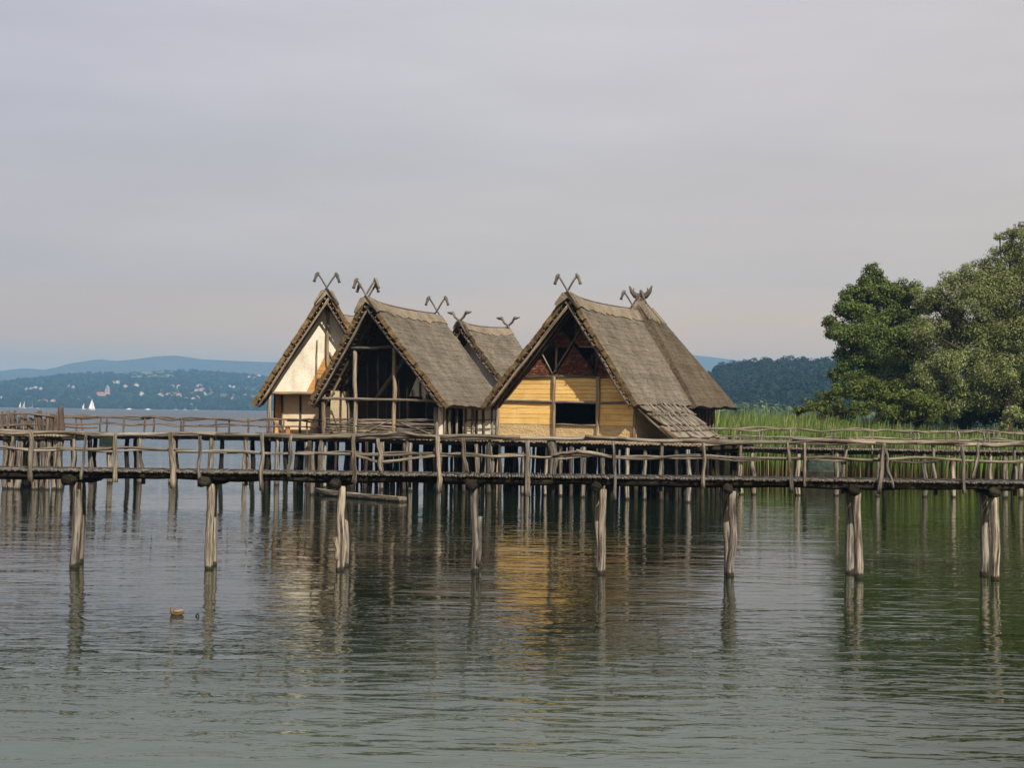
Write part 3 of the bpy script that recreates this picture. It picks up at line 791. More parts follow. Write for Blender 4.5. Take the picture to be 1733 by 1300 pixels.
for x_, y0, y1 in ((576, 668, 738), (590, 655, 738), (622, 610, 738), (640, 600, 738), (655, 612, 738), (676, 640, 738), (690, 655, 738), (698, 660, 738), (711, 645, 738), (722, 668, 738)):
    p, q = H.px(x_, y0, BV - .12), H.px(x_, y1, BV - .12)
    H.log('inner_post', (q[0], BV - .14, fl), (p[0], BV - .14, p[1]), 0.07, 0.06, 'darkpost' if x_ in (576, 622, 655) else 'rail', 0.02)  # paler wood on most posts stands in for light falling on them
p, q = H.px(636, 675, 2.2), H.px(684, 610, 2.2); H.log('brace', (p[0], 2.2, p[1]), (q[0], 2.2, q[1]), 0.11, 0.15, 'stake', 0.03)
# right side wall: doorway, then white clay between dark posts
sy = lambda x, y: H.pxs(x, y, rw)
ys = [sy(x, 715)[0] for x in (745, 754, 785, 838)]
ze = roofz(rw, .28)
MB().box((rw - 0.06, ys[0] - .2, fl), (rw + 0.03, ys[1], ze)).build('side_wall', M['white'], H.root); MB().box((rw - 0.06, ys[2], fl), (rw + 0.03, LEN - 0.5, ze)).build('side_wall', M['white'], H.root)
MB().box((lw - 0.05, 1.2, fl), (lw + 0.05, LEN - 0.5, roofz(lw, .28))).build('side_wall', M['cream'], H.root)
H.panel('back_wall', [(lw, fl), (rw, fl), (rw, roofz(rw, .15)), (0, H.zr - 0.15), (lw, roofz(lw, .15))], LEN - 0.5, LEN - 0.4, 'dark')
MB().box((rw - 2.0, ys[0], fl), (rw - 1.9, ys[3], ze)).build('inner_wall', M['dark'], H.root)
for x_, m_ in ((749, 'pile'), (758, 'rail'), (769, 'rail'), (785, 'darkpost'), (796, 'rail'), (803, 'darkpost'), (815, 'darkpost'), (830, 'rail'), (836, 'post')):
    y_ = sy(x_, 715)[0]; H.log('side_post', (rw + .13, y_, fl - .1), (rw + .13, y_ + H.r.uniform(-.15, .15), ze), 0.085, 0.08, m_, 0.02)
for dz in (0.45, 1.0): H.log('side_rail', (rw + .12, ys[2], fl + dz), (rw + .12, ys[3] + .3, fl + dz), 0.035, 0.03, 'darkpost', 0.03)
H.platform(lw - 1.0, rw + 3.6, -0.35, LEN + 0.2)
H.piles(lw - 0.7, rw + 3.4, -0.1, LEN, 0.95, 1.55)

# --- the white gable house
H = House('stilt_house', 'tall stilt house with white clay gable and orange board panel', 553, 502, 80.0, -7, 33)
W = H
xl, zl = H.px(432, 686, 0); xr, zre = -xl * 1.0, zl; LEN = 7.6; pr = 0.45
PL = H.slope((0, -pr, H.zr), (0, LEN, H.zr - 0.5), (xl, LEN, zl), (xl, 0, zl), M['thatch'], 20)
PR = H.slope((0, -pr, H.zr), (0, LEN, H.zr - 0.5), (xr, LEN, zre), (xr, 0, zre), M['thatch'], 20)
H.ridge_cap(PL, PR)
H.slats((0, -pr, H.zr), (xl, 0, zl), 1.4, -1, 24, 0.06); H.slats((0, -pr, H.zr), (xr, 0, zre), 1.4, 1, 24, 0.06)
H.finial(-pr + 0.1, H.zr + 0.42, 'axe', 1.0)
V = 0.95
def roofz(x, off=0.12):
    return H.zr + (zl - H.zr) * abs(x / xl) - off
zb = P(500, 665)[1]
def xleft(z, off=0.3): return xl * (H.zr - z - off) / (H.zr - zl)
H.panel('gable_wall', [(xleft(zb), zb), (-xleft(zb), zb), (0, H.zr - 0.35)], V, V + 0.12, 'white')
H.planks('board_panel', [P(518, 664), P(551, 600), P(566, 618), P(590, 664)], V - 0.05, 'orange_boards', 0.22, 0.04)
p = P(537, 575); q = P(535, 664); H.log('gable_post', (q[0], V - .08, q[1]), (p[0], V - .08, p[1]), 0.06, 0.05, 'rail')
H.log('king_post', (P(556, 664)[0], V - .2, zb), (P(554, 520)[0], V - .2, P(554, 520)[1]), 0.13, 0.09, 'post', 0.05)
H.log('brace', (P(556, 596)[0], V - .12, P(556, 596)[1]), (P(592, 655)[0], V - .12, P(592, 655)[1]), 0.07, 0.06, 'rail')
H.log('wall_beam', (xl + 0.8, V - .12, zb - .02), (-xl - 0.8, V - .12, zb - .02), 0.10, 0.10, 'post')
LV = 2.1; lw = H.px(476, 700, LV)[0]
H.panel('lower_wall', [(lw, fl), (-lw, fl), (-lw, zb + .05), (lw, zb + .05)], LV, LV + 0.1, 'cream')
for x_ in (477, 508, 541, 575):
    p = H.px(x_, 700, LV)[0]; H.log('wall_post', (p, LV - .05, fl), (p, LV - .05, zb), 0.07, 0.07, 'darkpost')
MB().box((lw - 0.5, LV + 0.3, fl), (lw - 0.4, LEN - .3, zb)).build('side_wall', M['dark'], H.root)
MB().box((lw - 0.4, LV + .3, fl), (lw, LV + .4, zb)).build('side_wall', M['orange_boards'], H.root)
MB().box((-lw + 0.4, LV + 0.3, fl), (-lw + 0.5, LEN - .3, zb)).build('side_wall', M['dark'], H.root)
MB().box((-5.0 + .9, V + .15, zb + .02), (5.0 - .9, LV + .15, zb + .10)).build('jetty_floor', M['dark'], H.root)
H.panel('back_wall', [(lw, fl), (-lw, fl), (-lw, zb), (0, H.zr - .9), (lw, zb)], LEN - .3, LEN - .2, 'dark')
p = H.px(456, 700, V)[0]; H.log('porch_post', (p, V - .1, fl - .1), (p, V - .1, zb), 0.14, 0.12, 'post')
H.log('brace', (p + .9, V, fl), (p + .15, V, fl + 1.0), 0.09, 0.07, 'post'); H.log('brace', (p - .35, V - .1, zb - .5), (p + .1, V - .1, zb + .05), 0.07, 0.06, 'post')
H.log('porch_post', (-p, V - .1, fl - .1), (-p, V - .1, zb), 0.14, 0.12, 'post')
H.platform(lw - 1.1, -lw + 1.1, -0.2, LEN)
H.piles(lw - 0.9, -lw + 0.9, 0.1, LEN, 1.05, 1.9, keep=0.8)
# bench against the white wall
bp = W.px(512, 733, LV - .5); bx = bp[0]
bw = W.o + W.ax * bx + W.ay * (LV - .45)
bt = thing('bench', 'low orange wooden bench on the porch of the white gable house', 'bench', (bw.x, bw.y, fl), -W.a)
MB().box((-1.15, -.2, .40), (1.15, .2, .47)).build('seat', M['orange'], bt)
for sx_ in (-.92, .92): MB().log((sx_, 0, 0), (sx_, 0, .40), 0.16, 0.15, random.Random(4), 2, 0.0, 9).build('leg', M['orange'], bt)

# --- the low house whose ridge shows between the white and the black one
H = House('stilt_house', 'half hidden thatched house, only its pale ridge showing behind white gable', 556, 533, 93.0, 24, 44)
def plain_house(H, xl, xr, ze, LEN, pr, mat, wall, courses=22, fin=None, flare=0.0):
    PL = H.slope((0, -pr, H.zr), (0, LEN, H.zr), (xl, LEN + flare, ze), (xl, -flare, ze), mat, courses)
    PR = H.slope((0, -pr, H.zr), (0, LEN, H.zr), (xr, LEN + flare, ze), (xr, -flare, ze), mat, courses)
    H.ridge_cap(PL, PR)
    lw, rw = xl + .7, xr - .7
    rz = lambda x: H.zr + (ze - H.zr) * abs(x / (xl if x < 0 else xr)) - .28
    for v in (1.0, LEN - 1.0):
        H.panel('gable_wall', [(lw, fl), (rw, fl), (rw, rz(rw)), (0, H.zr - .4), (lw, rz(lw))], v, v + .1, wall)
    for x in (lw, rw): MB().box((x - .05, 1.1, fl), (x + .05, LEN - 1.0, rz(x))).build('side_wall', M[wall], H.root)
    H.platform(lw - .8, rw + .8, 0, LEN)
    return lw, rw, rz
lw, rw, rz = plain_house(H, -3.8, 3.8, 5.1, 9.0, 0.4, M['thatch'], 'cream')
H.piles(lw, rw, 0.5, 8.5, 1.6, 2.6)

# --- the small house with bird finials
H = House('stilt_house', 'smaller thatched house with bird head finials behind the dark open house', 786, 554, 88.0, 36, 55)
xr, zre = H.px(862, 668, 0); xl = -xr * 1.05; LEN = 4.9
lw, rw, rz = plain_house(H, xl, xr, zre, LEN, 0.45, M['thatch'], 'white', 22)
H.slats((0, -.45, H.zr), (xr, 0, zre), 1.3, 1, 16, 0.06); H.slats((0, -.45, H.zr), (xl, 0, zre), 1.3, -1, 16, 0.06)
H.finial(-.35, H.zr + .35, 'bird', 0.85); H.finial(LEN - .1, H.zr + .35, 'bird', 0.85)
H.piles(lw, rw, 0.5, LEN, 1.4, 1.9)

# --- the brown hipped house behind the yellow one
H = House('stilt_house', 'brown thatched house with hipped roof and horned finial behind yellow house', 1084, 519, 84.0, 24, 66)
ze = 5.0; wl, wr = -4.3, 4.35; RL = 1.7; fb = 6.2
xq = H.px(1242, 694, 0)
# eave corner at the back right lands where the photograph shows it
yb_ = 7.9; wr = (lambda: 0)() or 4.5
d = ray(1242, 693); t = ((H.o - CAM).dot(H.ay) + yb_) / d.dot(H.ay); wr = (CAM + d * t - H.o).dot(H.ax); ze = (CAM + d * t).z
wl = -wr
PL = H.slope((0, -.3, H.zr), (0, RL, H.zr - .1), (wl, yb_, ze), (wl, -2.2, ze), M['thatch_brown'], 24, sag=.05, outer=M['thatch_brown'], jf=.02)
PR = H.slope((0, -.3, H.zr), (0, RL, H.zr - .1), (wr, yb_, ze), (wr, -2.2, ze), M['thatch_brown'], 24, sag=.05, outer=M['thatch_brown'], jf=.02)
H.slope((-.05, RL, H.zr - .1), (.05, RL, H.zr - .1), (wr, yb_, ze), (wl, yb_, ze), M['thatch_brown'], 24, sag=0, lift=0, name='roof_hip', t=0.22, outer=M['thatch_brown'], jf=.02)
H.slope((-.05, -.3, H.zr), (.05, -.3, H.zr), (wr, -2.2, ze), (wl, -2.2, ze), M['thatch_brown'], 24, sag=0, lift=0, name='roof_hip', t=0.22, outer=M['thatch_brown'], jf=.02)
H.ridge_cap(PL, PR, w=.16)
H.finial(.2, H.zr + .55, 'horn', 0.95)
H.log('ridge_tie', (.25, .0, H.zr + .4), (2.0, .7, H.zr - 1.9), 0.05, 0.04, 'rail')
MB().box((wl + 1.0, -1.2, fl), (wr - 1.0, yb_ - 1.2, ze + .5)).build('wall', M['darkpost'], H.root)
for i in range(9):
    yy = -1.0 + i * .85; H.log('wall_post', (wr - .92, yy, fl - .1), (wr - .92, yy, ze + .4), 0.10, 0.09, 'stake')
H.platform(wl + .4, wr - .3, -1.9, yb_ - .4)
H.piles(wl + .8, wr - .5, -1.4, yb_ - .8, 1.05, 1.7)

# ------------------------------------------------------------------ the long footbridge in front
BR = thing('footbridge', 'long rustic footbridge of rough logs crossing the whole view in front', 'footbridge', (0, 37.0, 0))
rb = random.Random(77); YF, YB = 37.0, 38.55
def add(mb, name, mat, root):
    """link one log under its thing, keeping its place in the world"""
    o = mb.build(name, M[mat], root, True); o.location = -root.location; return o
DZ = 2.80
mb = MB(); x = -16.5
while x < 16.5:
    r_ = rb.uniform(0.026, 0.045)
    mb.log((x, YF - 0.12 + rb.uniform(-.09, .05), DZ - .04 + rb.uniform(-.012, .012)), (x + rb.uniform(-.02, .02), YB + 0.12 + rb.uniform(-.05, .09), DZ - .04), r_, r_ * .9, rb, 2, 0.006, 6, 0.12)
    x += r_ * 2.05
add(mb, 'deck', 'rail', BR)
PILES = [(127, 137, 0.165), (355, 362, 0.155), (576, 584, 0.145), (804, 808, 0.135), (1016, 1013, 0.135), (1238, 1231, 0.15), (1451, 1439, 0.16), (1687, 1667, 0.15), (-110, -90, 0.15), (1920, 1890, 0.15)]
for k, (pf, pb_, r_) in enumerate(PILES):
    for yy, ppx in ((YF + .22, pf), (YB - .28, pb_)):
        xx = px_at(ppx, 0.0, yy); lean = rb.uniform(-.10, .05)
        q = MB(); r_2 = r_ * .83; q.log((xx, yy, -1.2), (xx + lean, yy, 2.42), r_2 * rb.uniform(1.0, 1.1), r_2 * rb.uniform(.85, .98), rb, 14, 0.03, 14, 0.065)
        if yy < 38 and k in (2, 3):                          # knobbly foot or splintered side
            q.log((xx - .08 * (1 if k == 2 else -1), yy - .05, .3 if k == 2 else .2), (xx - (.14 if k == 2 else -.13), yy - .06, .95 if k == 2 else 1.6), .09, .06, rb, 4, .03, 8, .2)
        add(q, 'pile', 'pile', BR)
    xx = px_at(pf, 2.4, YF)
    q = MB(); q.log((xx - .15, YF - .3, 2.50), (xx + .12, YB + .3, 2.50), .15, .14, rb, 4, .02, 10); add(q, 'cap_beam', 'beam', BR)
edges = sorted(px_at(p[0], 2.6, YF) for p in PILES)
for a_, b_ in zip(edges[:-1], edges[1:]):
    for yy in (YF + .08, YB - .12):
        for dz, off in ((0.0, 0.0), (-.03, .16)):
            if dz and rb.random() < .35: continue
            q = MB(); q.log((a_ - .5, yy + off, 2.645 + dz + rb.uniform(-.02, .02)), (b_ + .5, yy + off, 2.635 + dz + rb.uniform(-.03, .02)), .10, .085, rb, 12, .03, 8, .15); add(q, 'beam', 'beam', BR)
# bark left on the front beam
POSTS_F = [(52, 816, .12, 0), (142, 812, .075, -8), (195, 817, .10, 0), (291, 827, .115, 4), (338, 824, .08, 0), (443, 831, .10, 0), (491, 808, .09, -3), (599, 818, .105, 0), (643, 800, .09, 5), (742, 835, .10, 2), (787, 800, .11, 6), (892, 840, .10, 0),
           (1039, 846, .075, 3), (1190, 826, .085, 0), (1337, 834, .085, 7), (1362, 824, .07, 0), (1492, 837, .10, -8), (1503, 826, .07, 14), (1630, 836, .085, 4), (1652, 812, .085, -8), (-40, 820, .1, 0), (1790, 830, .1, 0)]
for px_, py_, r_, ln in POSTS_F:
    yy = YF - .14; zt = 3.80 + rb.uniform(-.02, .10); zb_ = at(px_, py_, yy).z
    xa = px_at(px_ + ln * .6, zb_, yy); xb = px_at(px_ - ln * .6, zt, yy)
    q = MB(); q.log((xa, yy, zb_), (xb, yy, zt), r_ * .70, r_ * .56, rb, 8, .025, 9, .16); add(q, 'railing_post', 'rail', BR)
for px_ in (20, 123, 240, 415, 540, 690, 830, 933, 1120, 1255, 1430, 1580, 1720):
    yy = YB + .14; xa = px_at(px_, 2.8, yy)
    big = px_ == 933
    q = MB(); q.log((xa + rb.uniform(-.08, .08), yy, 2.3), (xa + rb.uniform(-.08, .08), yy, 3.82), .14 if big else rb.uniform(.045, .07), .13 if big else .045, rb, 8, .03, 8, .15); add(q, 'railing_post', 'rail', BR)
def rails(root, y0, x0, x1, z, r_, lens, wob, rnd, mat='rail', drop=0.0):
    x = x0
    while x < x1:
        l_ = rnd.uniform(*lens); e = min(x + l_, x1 + .3)
        q = MB(); q.log((x - .25, y0 + rnd.uniform(-.04, .04), z + rnd.uniform(-.03, .03)), (e + .25, y0 + rnd.uniform(-.04, .04), z + rnd.uniform(-.03, .03)), r_ * rnd.uniform(.9, 1.15), r_ * rnd.uniform(.65, .9), rnd, 16, wob, 8, .1)
        add(q, 'rail', mat, root); x = e
rails(BR, YF - .02, -16.5, 16.5, 3.84, .06, (3.4, 5.2), .035, rb)
rails(BR, YB + .02, -16.5, 16.5, 3.80, .05, (3.0, 5.0), .035, rb)
rails(BR, YF - .03, -16.5, 16.5, 3.36, .045, (3.2, 4.6), .05, rb)
rails(BR, YB + .02, -16.5, 16.5, 3.30, .035, (3.2, 4.6), .05, rb)
# odd crossed and doubled rails seen in the middle of the bridge
for a_, b_, z0, z1, r_ in ((600, 650, 3.30, 3.10, .05), (640, 745, 3.10, 3.34, .05), (935, 985, 3.38, 3.52, .055), (975, 1042, 3.52, 3.34, .055), (600, 680, 3.84, 3.97, .05), (672, 745, 3.97, 3.86, .05), (990, 1060, 3.93, 3.88, .05), (1550, 1640, 3.86, 3.95, .045), (1480, 1340, 3.86, 3.93, .045)):
    q = MB(); q.log((px_at(a_, z0, YF), YF - .07, z0), (px_at(b_, z1, YF), YF - .07, z1), r_, r_ * .8, rb, 6, .015, 8); add(q, 'rail', 'rail', BR)

# ------------------------------------------------------------------ far walkways
def walkway(label, Yc, pxa, pxb, ztop, zdeck, posts, piles, seed, yslope=0.0):
    r_ = random.Random(seed)
    xa, xb = px_at(pxa, zdeck, Yc), px_at(pxb, zdeck, Yc)
    T = thing('footbridge', label, 'footbridge', ((xa + xb) / 2, Yc, 0))
    mb = MB(); x = xa
    while x < xb:
        q = r_.uniform(.06, .09); mb.log((x, Yc - .15 + r_.uniform(-.1, .05), zdeck - .07), (x, Yc + 1.6, zdeck - .07), q, q, r_, 2, .01, 6); x += q * 2.05
    add(mb, 'deck', 'rail', T)
    for yy in (Yc + .1, Yc + 1.3):
        rails(T, yy, xa, xb, zdeck - .25, .10, (4, 6), .03, r_, 'beam')
    for yy in (Yc, Yc + 1.45):
        rails(T, yy, xa, xb, ztop, .06, (3.5, 5.5), .07, r_, 'stake' if pxa < 800 else 'rail'); rails(T, yy, xa, xb, (ztop + zdeck) / 2 + .06, .04, (3, 5), .06, r_, 'stake' if pxa < 800 else 'rail')
    for px_ in posts:
        yy = Yc + r_.choice((0, 0, 1.45)); x = px_at(px_, zdeck, yy)
        q = MB(); q.log((x + r_.uniform(-.1, .1), yy, zdeck - .35), (x, yy, ztop + .04), .06, .05, r_, 5, .03); add(q, 'railing_post', 'stake' if pxa < 800 else 'rail', T)
    for px_, rad, dk in piles:
        yy = Yc + (1.2 if dk else .15); x = px_at(px_, 1.5, yy)
        q = MB(); q.log((x + r_.uniform(-.1, .1), yy, -1), (x, yy, zdeck - .15), rad, rad * .9, r_, 8, .05, 8); add(q, 'pile', 'beam' if dk else 'pile', T)
    return T
walkway('narrow rustic walkway left of the white gable house', 78.0, 96, 548, 3.92, 3.0,
        (103, 128, 137, 170, 180, 210, 245, 260, 307, 311, 365, 387, 420, 455, 480, 520), 
        [(123, .17, 0), (152, .16, 0), (161, .15, 1), (187, .18, 0), (215, .15, 1), (229, .13, 1), (237, .16, 0), (291, .2, 0), (297, .15, 1), (357, .17, 0), (375, .14, 1), (414, .15, 0), (427, .15, 1), (452, .14, 1), (468, .15, 0), (484, .14, 1), (503, .14, 1), (520, .17, 0), (540, .15, 1)], 5)
walkway('rustic walkway in front of the reeds, right of the yellow plank house', 75.0, 1205, 1800, 3.78, 2.75,
        (1252, 1284, 1289, 1338, 1346, 1407, 1412, 1478, 1541, 1547, 1553, 1601, 1617, 1622, 1664, 1673, 1681, 1691, 1740), 
        [(1216, .13, 0), (1240, .14, 1), (1252, .14, 0), (1274, .15, 0), (1350, .16, 0), (1362, .14, 1), (1415, .17, 0), (1487, .16, 0), (1497, .14, 1), (1564, .16, 0), (1613, .17, 0), (1675, .15, 0), (1701, .17, 0), (1717, .12, 1), (1728, .13, 0), (1760, .15, 0)], 6)

# landing platform at the left edge, with its palisade of stakes
rp = random.Random(91)
YP = 71.0; zd = 3.05
xa, xb = px_at(-140, zd, YP), px_at(106, zd, YP)
PF = thing('landing_stage', 'wooden landing stage on crowded piles at the left edge', 'landing stage', ((xa + xb) / 2, YP, 0))
mb = MB(); x = xa
while x < xb:
    q = rp.uniform(.07, .1); mb.log((x, YP - .2 + rp.uniform(-.15, .1), zd - .08), (x, YP + 7.5, zd - .08), q, q, rp, 3, .01, 6); x += q * 2.05
add(mb, 'deck', 'floor', PF)
for yy in np.arange(YP + .1, YP + 7.5, 2.4): rails(PF, yy, xa, xb, zd - .28, .13, (4, 6), .03, rp, 'beam')
for px_ in (-40, 6, 18, 34, 52, 57, 71, 83, 92, 100):
    x = px_at(px_, 1.5, YP + .1); q = MB(); r_ = rp.uniform(.15, .2)
    q.log((x + rp.uniform(-.25, .25), YP + rp.uniform(-.2, .5), -1), (x, YP + .2, zd - .15), r_, r_ * .85, rp, 8, .05, 8); add(q, 'pile', 'pile', PF)
for i in range(26):
    yy = YP + rp.uniform(1.5, 7); x = rp.uniform(px_at(-60, 1.5, yy), px_at(106, 1.5, yy)); r_ = rp.uniform(.11, .17)
    q = MB(); q.log((x + rp.uniform(-.6, .6), yy, -1), (x, yy, zd - .15), r_, r_ * .85, rp, 7, .05, 7); add(q, 'pile', 'pile', PF)
PS = thing('palisade_fence', 'palisade of rough upright stakes standing on the left landing stage', 'fence', ((xa + xb) / 2, YP + 5.5, zd))
def stake(px_, ytop, yy, r_):
    p = at(px_, ytop, yy); q = MB()
    q.log((p.x + rp.uniform(-.1, .1), yy, zd - .1), (p.x, yy, p.z), r_, r_ * .8, rp, 5, .03, 7, .15)
    o = q.build('stake', M['stake'], PS, True); o.location = -PS.location
pxs = -60
while pxs < 106:
    stake(pxs, rp.choice((696, 700, 704, 707, 709, 706)) + rp.uniform(-2, 2), YP + 5.5 + rp.uniform(-.3, .3), rp.uniform(.055, .12))
    pxs += rp.choice((2.5, 3.0, 4.0, 4.0, 6.0))
stake(103, 690, YP + 5.2, .2); stake(97, 704, YP + 5.2, .2); stake(82, 699, YP + 5.4, .2); stake(88, 702, YP + 5.4, .2); stake(67, 695, YP + 5.4, .15); stake(62, 698, YP + 5.4, .15); stake(20, 699, YP + 5.4, .16); stake(8, 695, YP + 5.4, .1)
for z_ in (3.35, 4.0):
    q = MB(); q.log((xa, YP + 5.3, z_), (xb + .2, YP + 5.3, z_), .06, .05, rp, 16, .08, 7); o = q.build('rail', M['stake'], PS, True); o.location = -PS.location
# small dark box slung under the left walkway
p0, p1 = at(169, 740, 77.6), at(192, 757, 77.6)
tag(MB().box((p0.x, 77.5, p1.z), (p1.x, 78.3, p0.z)).build('storage_box', M['boxgreen']), 'small dark green box slung under the left walkway', 'box')

# ------------------------------------------------------------------ dugout canoe
a_, b_ = onz(534, 837), onz(682, 850)
dv = (b_ - a_); ln = dv.length; ang = math.atan2(dv.y, dv.x)
CN = thing('dugout_canoe', 'grey dugout canoe floating moored beside the stilt house piles', 'canoe', ((a_ + b_) / 2), ang)
mb = MB(); rows = []; n = 9; NL = 18
for i in range(NL + 1):
    t = i / NL; x = (t - .5) * ln
    wd_ = .34 * min(1, (t / .22) ** .6 if t > 0 else 0.05) * (1 if t < .85 else 1 - (t - .85) / .15 * .25)
    wd_ = max(wd_, .05); bot = -.12 + .25 * max(0, 1 - t / .2); topz = .24 + .10 * max(0, 1 - t / .25)
    if t > .9: topz = .2
    ring = []
    for j in range(n):
        an = math.pi * j / (n - 1); ring.append((x, -math.cos(an) * wd_, topz - (topz - bot) * math.sin(an) ** .7))
    hollow = .10 < t < .9
    for j in range(n - 2):
        an = math.pi * (j + 1) / (n - 1); d_ = (topz - bot - .08) * math.sin(an) ** .7 if hollow else .01
        ring.append((x, math.cos(an) * (wd_ - .05), topz - d_))
    rows.append(len(mb.v)); mb.v += ring
m_ = n + n - 2
for i in range(NL):
    for j in range(m_):
        j2 = (j + 1) % m_; mb.face([rows[i] + j, rows[i + 1] + j, rows[i + 1] + j2, rows[i] + j2], [(j * .1, i * .26), (j * .1, i * .26 + .26), (j * .1 + .1, i * .26 + .26), (j * .1 + .1, i * .26)])
mb.face([rows[0] + j for j in range(m_)], [(0, 0)] * m_); mb.face([rows[-1] + j for j in reversed(range(m_))], [(0, 0)] * m_)
mb.build('hull', M['rail'], CN, False)
MB().box((ln * .5 - .5, -.27, .19), (ln * .5 - .05, .27, .25)).build('stern_block', M['pile'], CN)
mp_ = MB(); xx = px_at(529, 0, 69.8); mp_.log((xx, 69.8, -1), (xx - .05, 69.8, 2.3), .13, .11, random.Random(2), 8, .03, 9)
tag(mp_.build('mooring_post', M['pile'], None, True), 'single bare mooring post standing at the bow of the dugout canoe', 'post')

# ------------------------------------------------------------------ duck and the dark lump behind it
p = onz(300, 1041); k = .0125
DK = thing('duck', 'brown speckled duck swimming to the left on open water', 'duck', (p.x, p.y, 0))
mb = MB(); rd = random.Random(8)
body = [(.165, 0, .085), (.135, 0, .07), (.09, 0, .055), (.02, 0, .045), (-.05, 0, .045), (-.10, 0, .055), (-.125, 0, .085), (-.128, 0, .125), (-.13, 0, .155), (-.15, 0, .165), (-.165, 0, .155)]
mb.tube(body, [.008, .03, .055, .078, .08, .065, .042, .028, .034, .033, .012], 10, rd, .02)
mb.build('body', M['duck'], DK, True)
mb = MB(); mb.tube([(-.165, 0, .157), (-.185, 0, .150), (-.205, 0, .146)], [.014, .012, .006], 8, rd, .02, 0, .6); mb.build('bill', M['bill'], DK, True)
for s_ in (-1, 1):
    mb = MB(); mb.tube([(-.07, s_ * .062, .075), (.0, s_ * .072, .085), (.09, s_ * .045, .09), (.15, s_ * .012, .095)], [.015, .035, .026, .005], 8, rd, .02); mb.build('wing', M['duckpale'], DK, True)
p = onz(334, 1043)
mb = MB(); mb.tube([(p.x - .045, p.y, -.02), (p.x - .02, p.y, .02), (p.x, p.y, .04), (p.x + .02, p.y, .06), (p.x + .03, p.y, .02), (p.x + .035, p.y, -.03)], [.012, .018, .018, .016, .014, .012], 8, rd, .2)
tag(mb.build('driftwood', M['twig'], None, True), 'tiny dark lump floating just behind the duck', 'driftwood')

# ------------------------------------------------------------------ far shore: houses, church, boats
def far_house(kind_, p, wdt, label, group):
    T = thing('far_house', label, 'house', (p.x, p.y, p.z - 1), rs.uniform(-.5, .5), group)
    wl_, rf_ = {'w': ('house_white', 'roof_red'), 'g': ('house_white', 'roof_grey'), 'c': ('house_cream', 'roof_red')}[kind_]
    h = wdt * rs.uniform(.5, .8) + 1; dp = wdt * .8
    mb = MB(); mb.prism([(-wdt / 2, 0), (wdt / 2, 0), (wdt / 2, h), (0, h + wdt * .36), (-wdt / 2, h)], 0, dp); wl2 = mb.build('wall', M[wl_], T)
    mb = MB()
    for s_ in (-1, 1):
        mb.prism([(s_ * (wdt / 2 + .8), h - .5), (s_ * (wdt / 2 + .8), h - .1), (0, h + wdt * .36 + .6), (0, h + wdt * .36 + .1)], -.8, dp + .8)
    mb.build('roof', M[rf_], T)
    for i in (-1, 1): MB().box((i * wdt * .24 - .7, -.08, h * .4), (i * wdt * .24 + .7, -.02, h * .4 + 1.8)).build('window', M['window'], wl2)
CL = [('leftmost town cluster', [(12, 664, 9, 'c'), (18, 666, 11, 'w'), (2, 673, 9, 'w'), (12, 674, 10, 'c')]),
      ('upper cluster above tan sail', [(35, 658, 11, 'w'), (45, 660, 12, 'c'), (52, 660, 14, 'g'), (60, 657, 13, 'w'), (56, 663, 10, 'w'), (69, 658, 11, 'g')]),
      ('shore cluster right of tan sail', [(67, 682, 12, 'c'), (73, 681, 12, 'w'), (79, 682, 12, 'w'), (89, 683, 15, 'w'), (97, 682, 10, 'c')]),
      ('cluster left of church tower', [(117, 654, 12, 'w'), (124, 655, 12, 'c'), (90, 650, 8, 'g'), (149, 675, 14, 'c'), (124, 676, 10, 'w'), (132, 679, 11, 'c')]),
      ('row under pale meadow', [(192, 647, 13, 'c'), (199, 648, 14, 'w'), (212, 656, 16, 'c'), (231, 655, 17, 'w'), (249, 657, 13, 'c'), (240, 668, 14, 'w')]),
      ('group right of pale meadow', [(270, 673, 22, 'w'), (283, 671, 18, 'w'), (292, 657, 16, 'g'), (303, 656, 17, 'w'), (302, 670, 16, 'c'), (313, 675, 10, 'w'), (314, 657, 9, 'c')]),
      ('dense mid town group', [(336, 657, 18, 'g'), (332, 663, 16, 'w'), (340, 663, 18, 'w'), (346, 667, 12, 'w'), (327, 677, 13, 'w'), (332, 674, 14, 'w')]),
      ('group beside thatched eave', [(366, 671, 7, 'w'), (377, 675, 8, 'w'), (389, 654, 11, 'g'), (396, 655, 12, 'w'), (394, 675, 11, 'c'), (414, 659, 9, 'w'), (416, 671, 12, 'w'), (425, 664, 9, 'g'), (406, 662, 9, 'c')]),
      ('waterfront row', [(205, 684, 11, 'c'), (228, 686, 10, 'w'), (262, 686, 12, 'c'), (281, 687, 10, 'w'), (322, 688, 11, 'g'), (352, 688, 10, 'c'), (374, 690, 12, 'w'), (401, 690, 10, 'w'), (421, 691, 11, 'c')]),
      ('hilltop group', [(422, 639, 17, 'c'), (438, 637, 17, 'w'), (429, 640, 12, 'c')])]
ORD = ['first', 'second', 'third', 'fourth', 'fifth', 'sixth', 'seventh', 'eighth', 'ninth']
KN = {'w': 'white red roofed house', 'g': 'white grey roofed house', 'c': 'cream red roofed house'}
for ph, hs in CL:
    for i, (px_, py_, wdt, kd) in enumerate(sorted(hs)):
        p = hit(hmid, px_, py_ + 2, 2610, 4290)
        far_house(kd, p, wdt * .66, 'far %s, %s from left in %s' % (KN[kd], ORD[i], ph), 'houses of the far lakeside town')
p = hit(hmid, 181, 671, 2610, 4200)
CH = thing('church', 'far pale church tower with dark cap above the lakeside town', 'church', (p.x, p.y, p.z - 2))
TW = MB().box((-4.5, 0, 0), (4.5, 9, 20)).build('tower', M['house_cream'], CH)
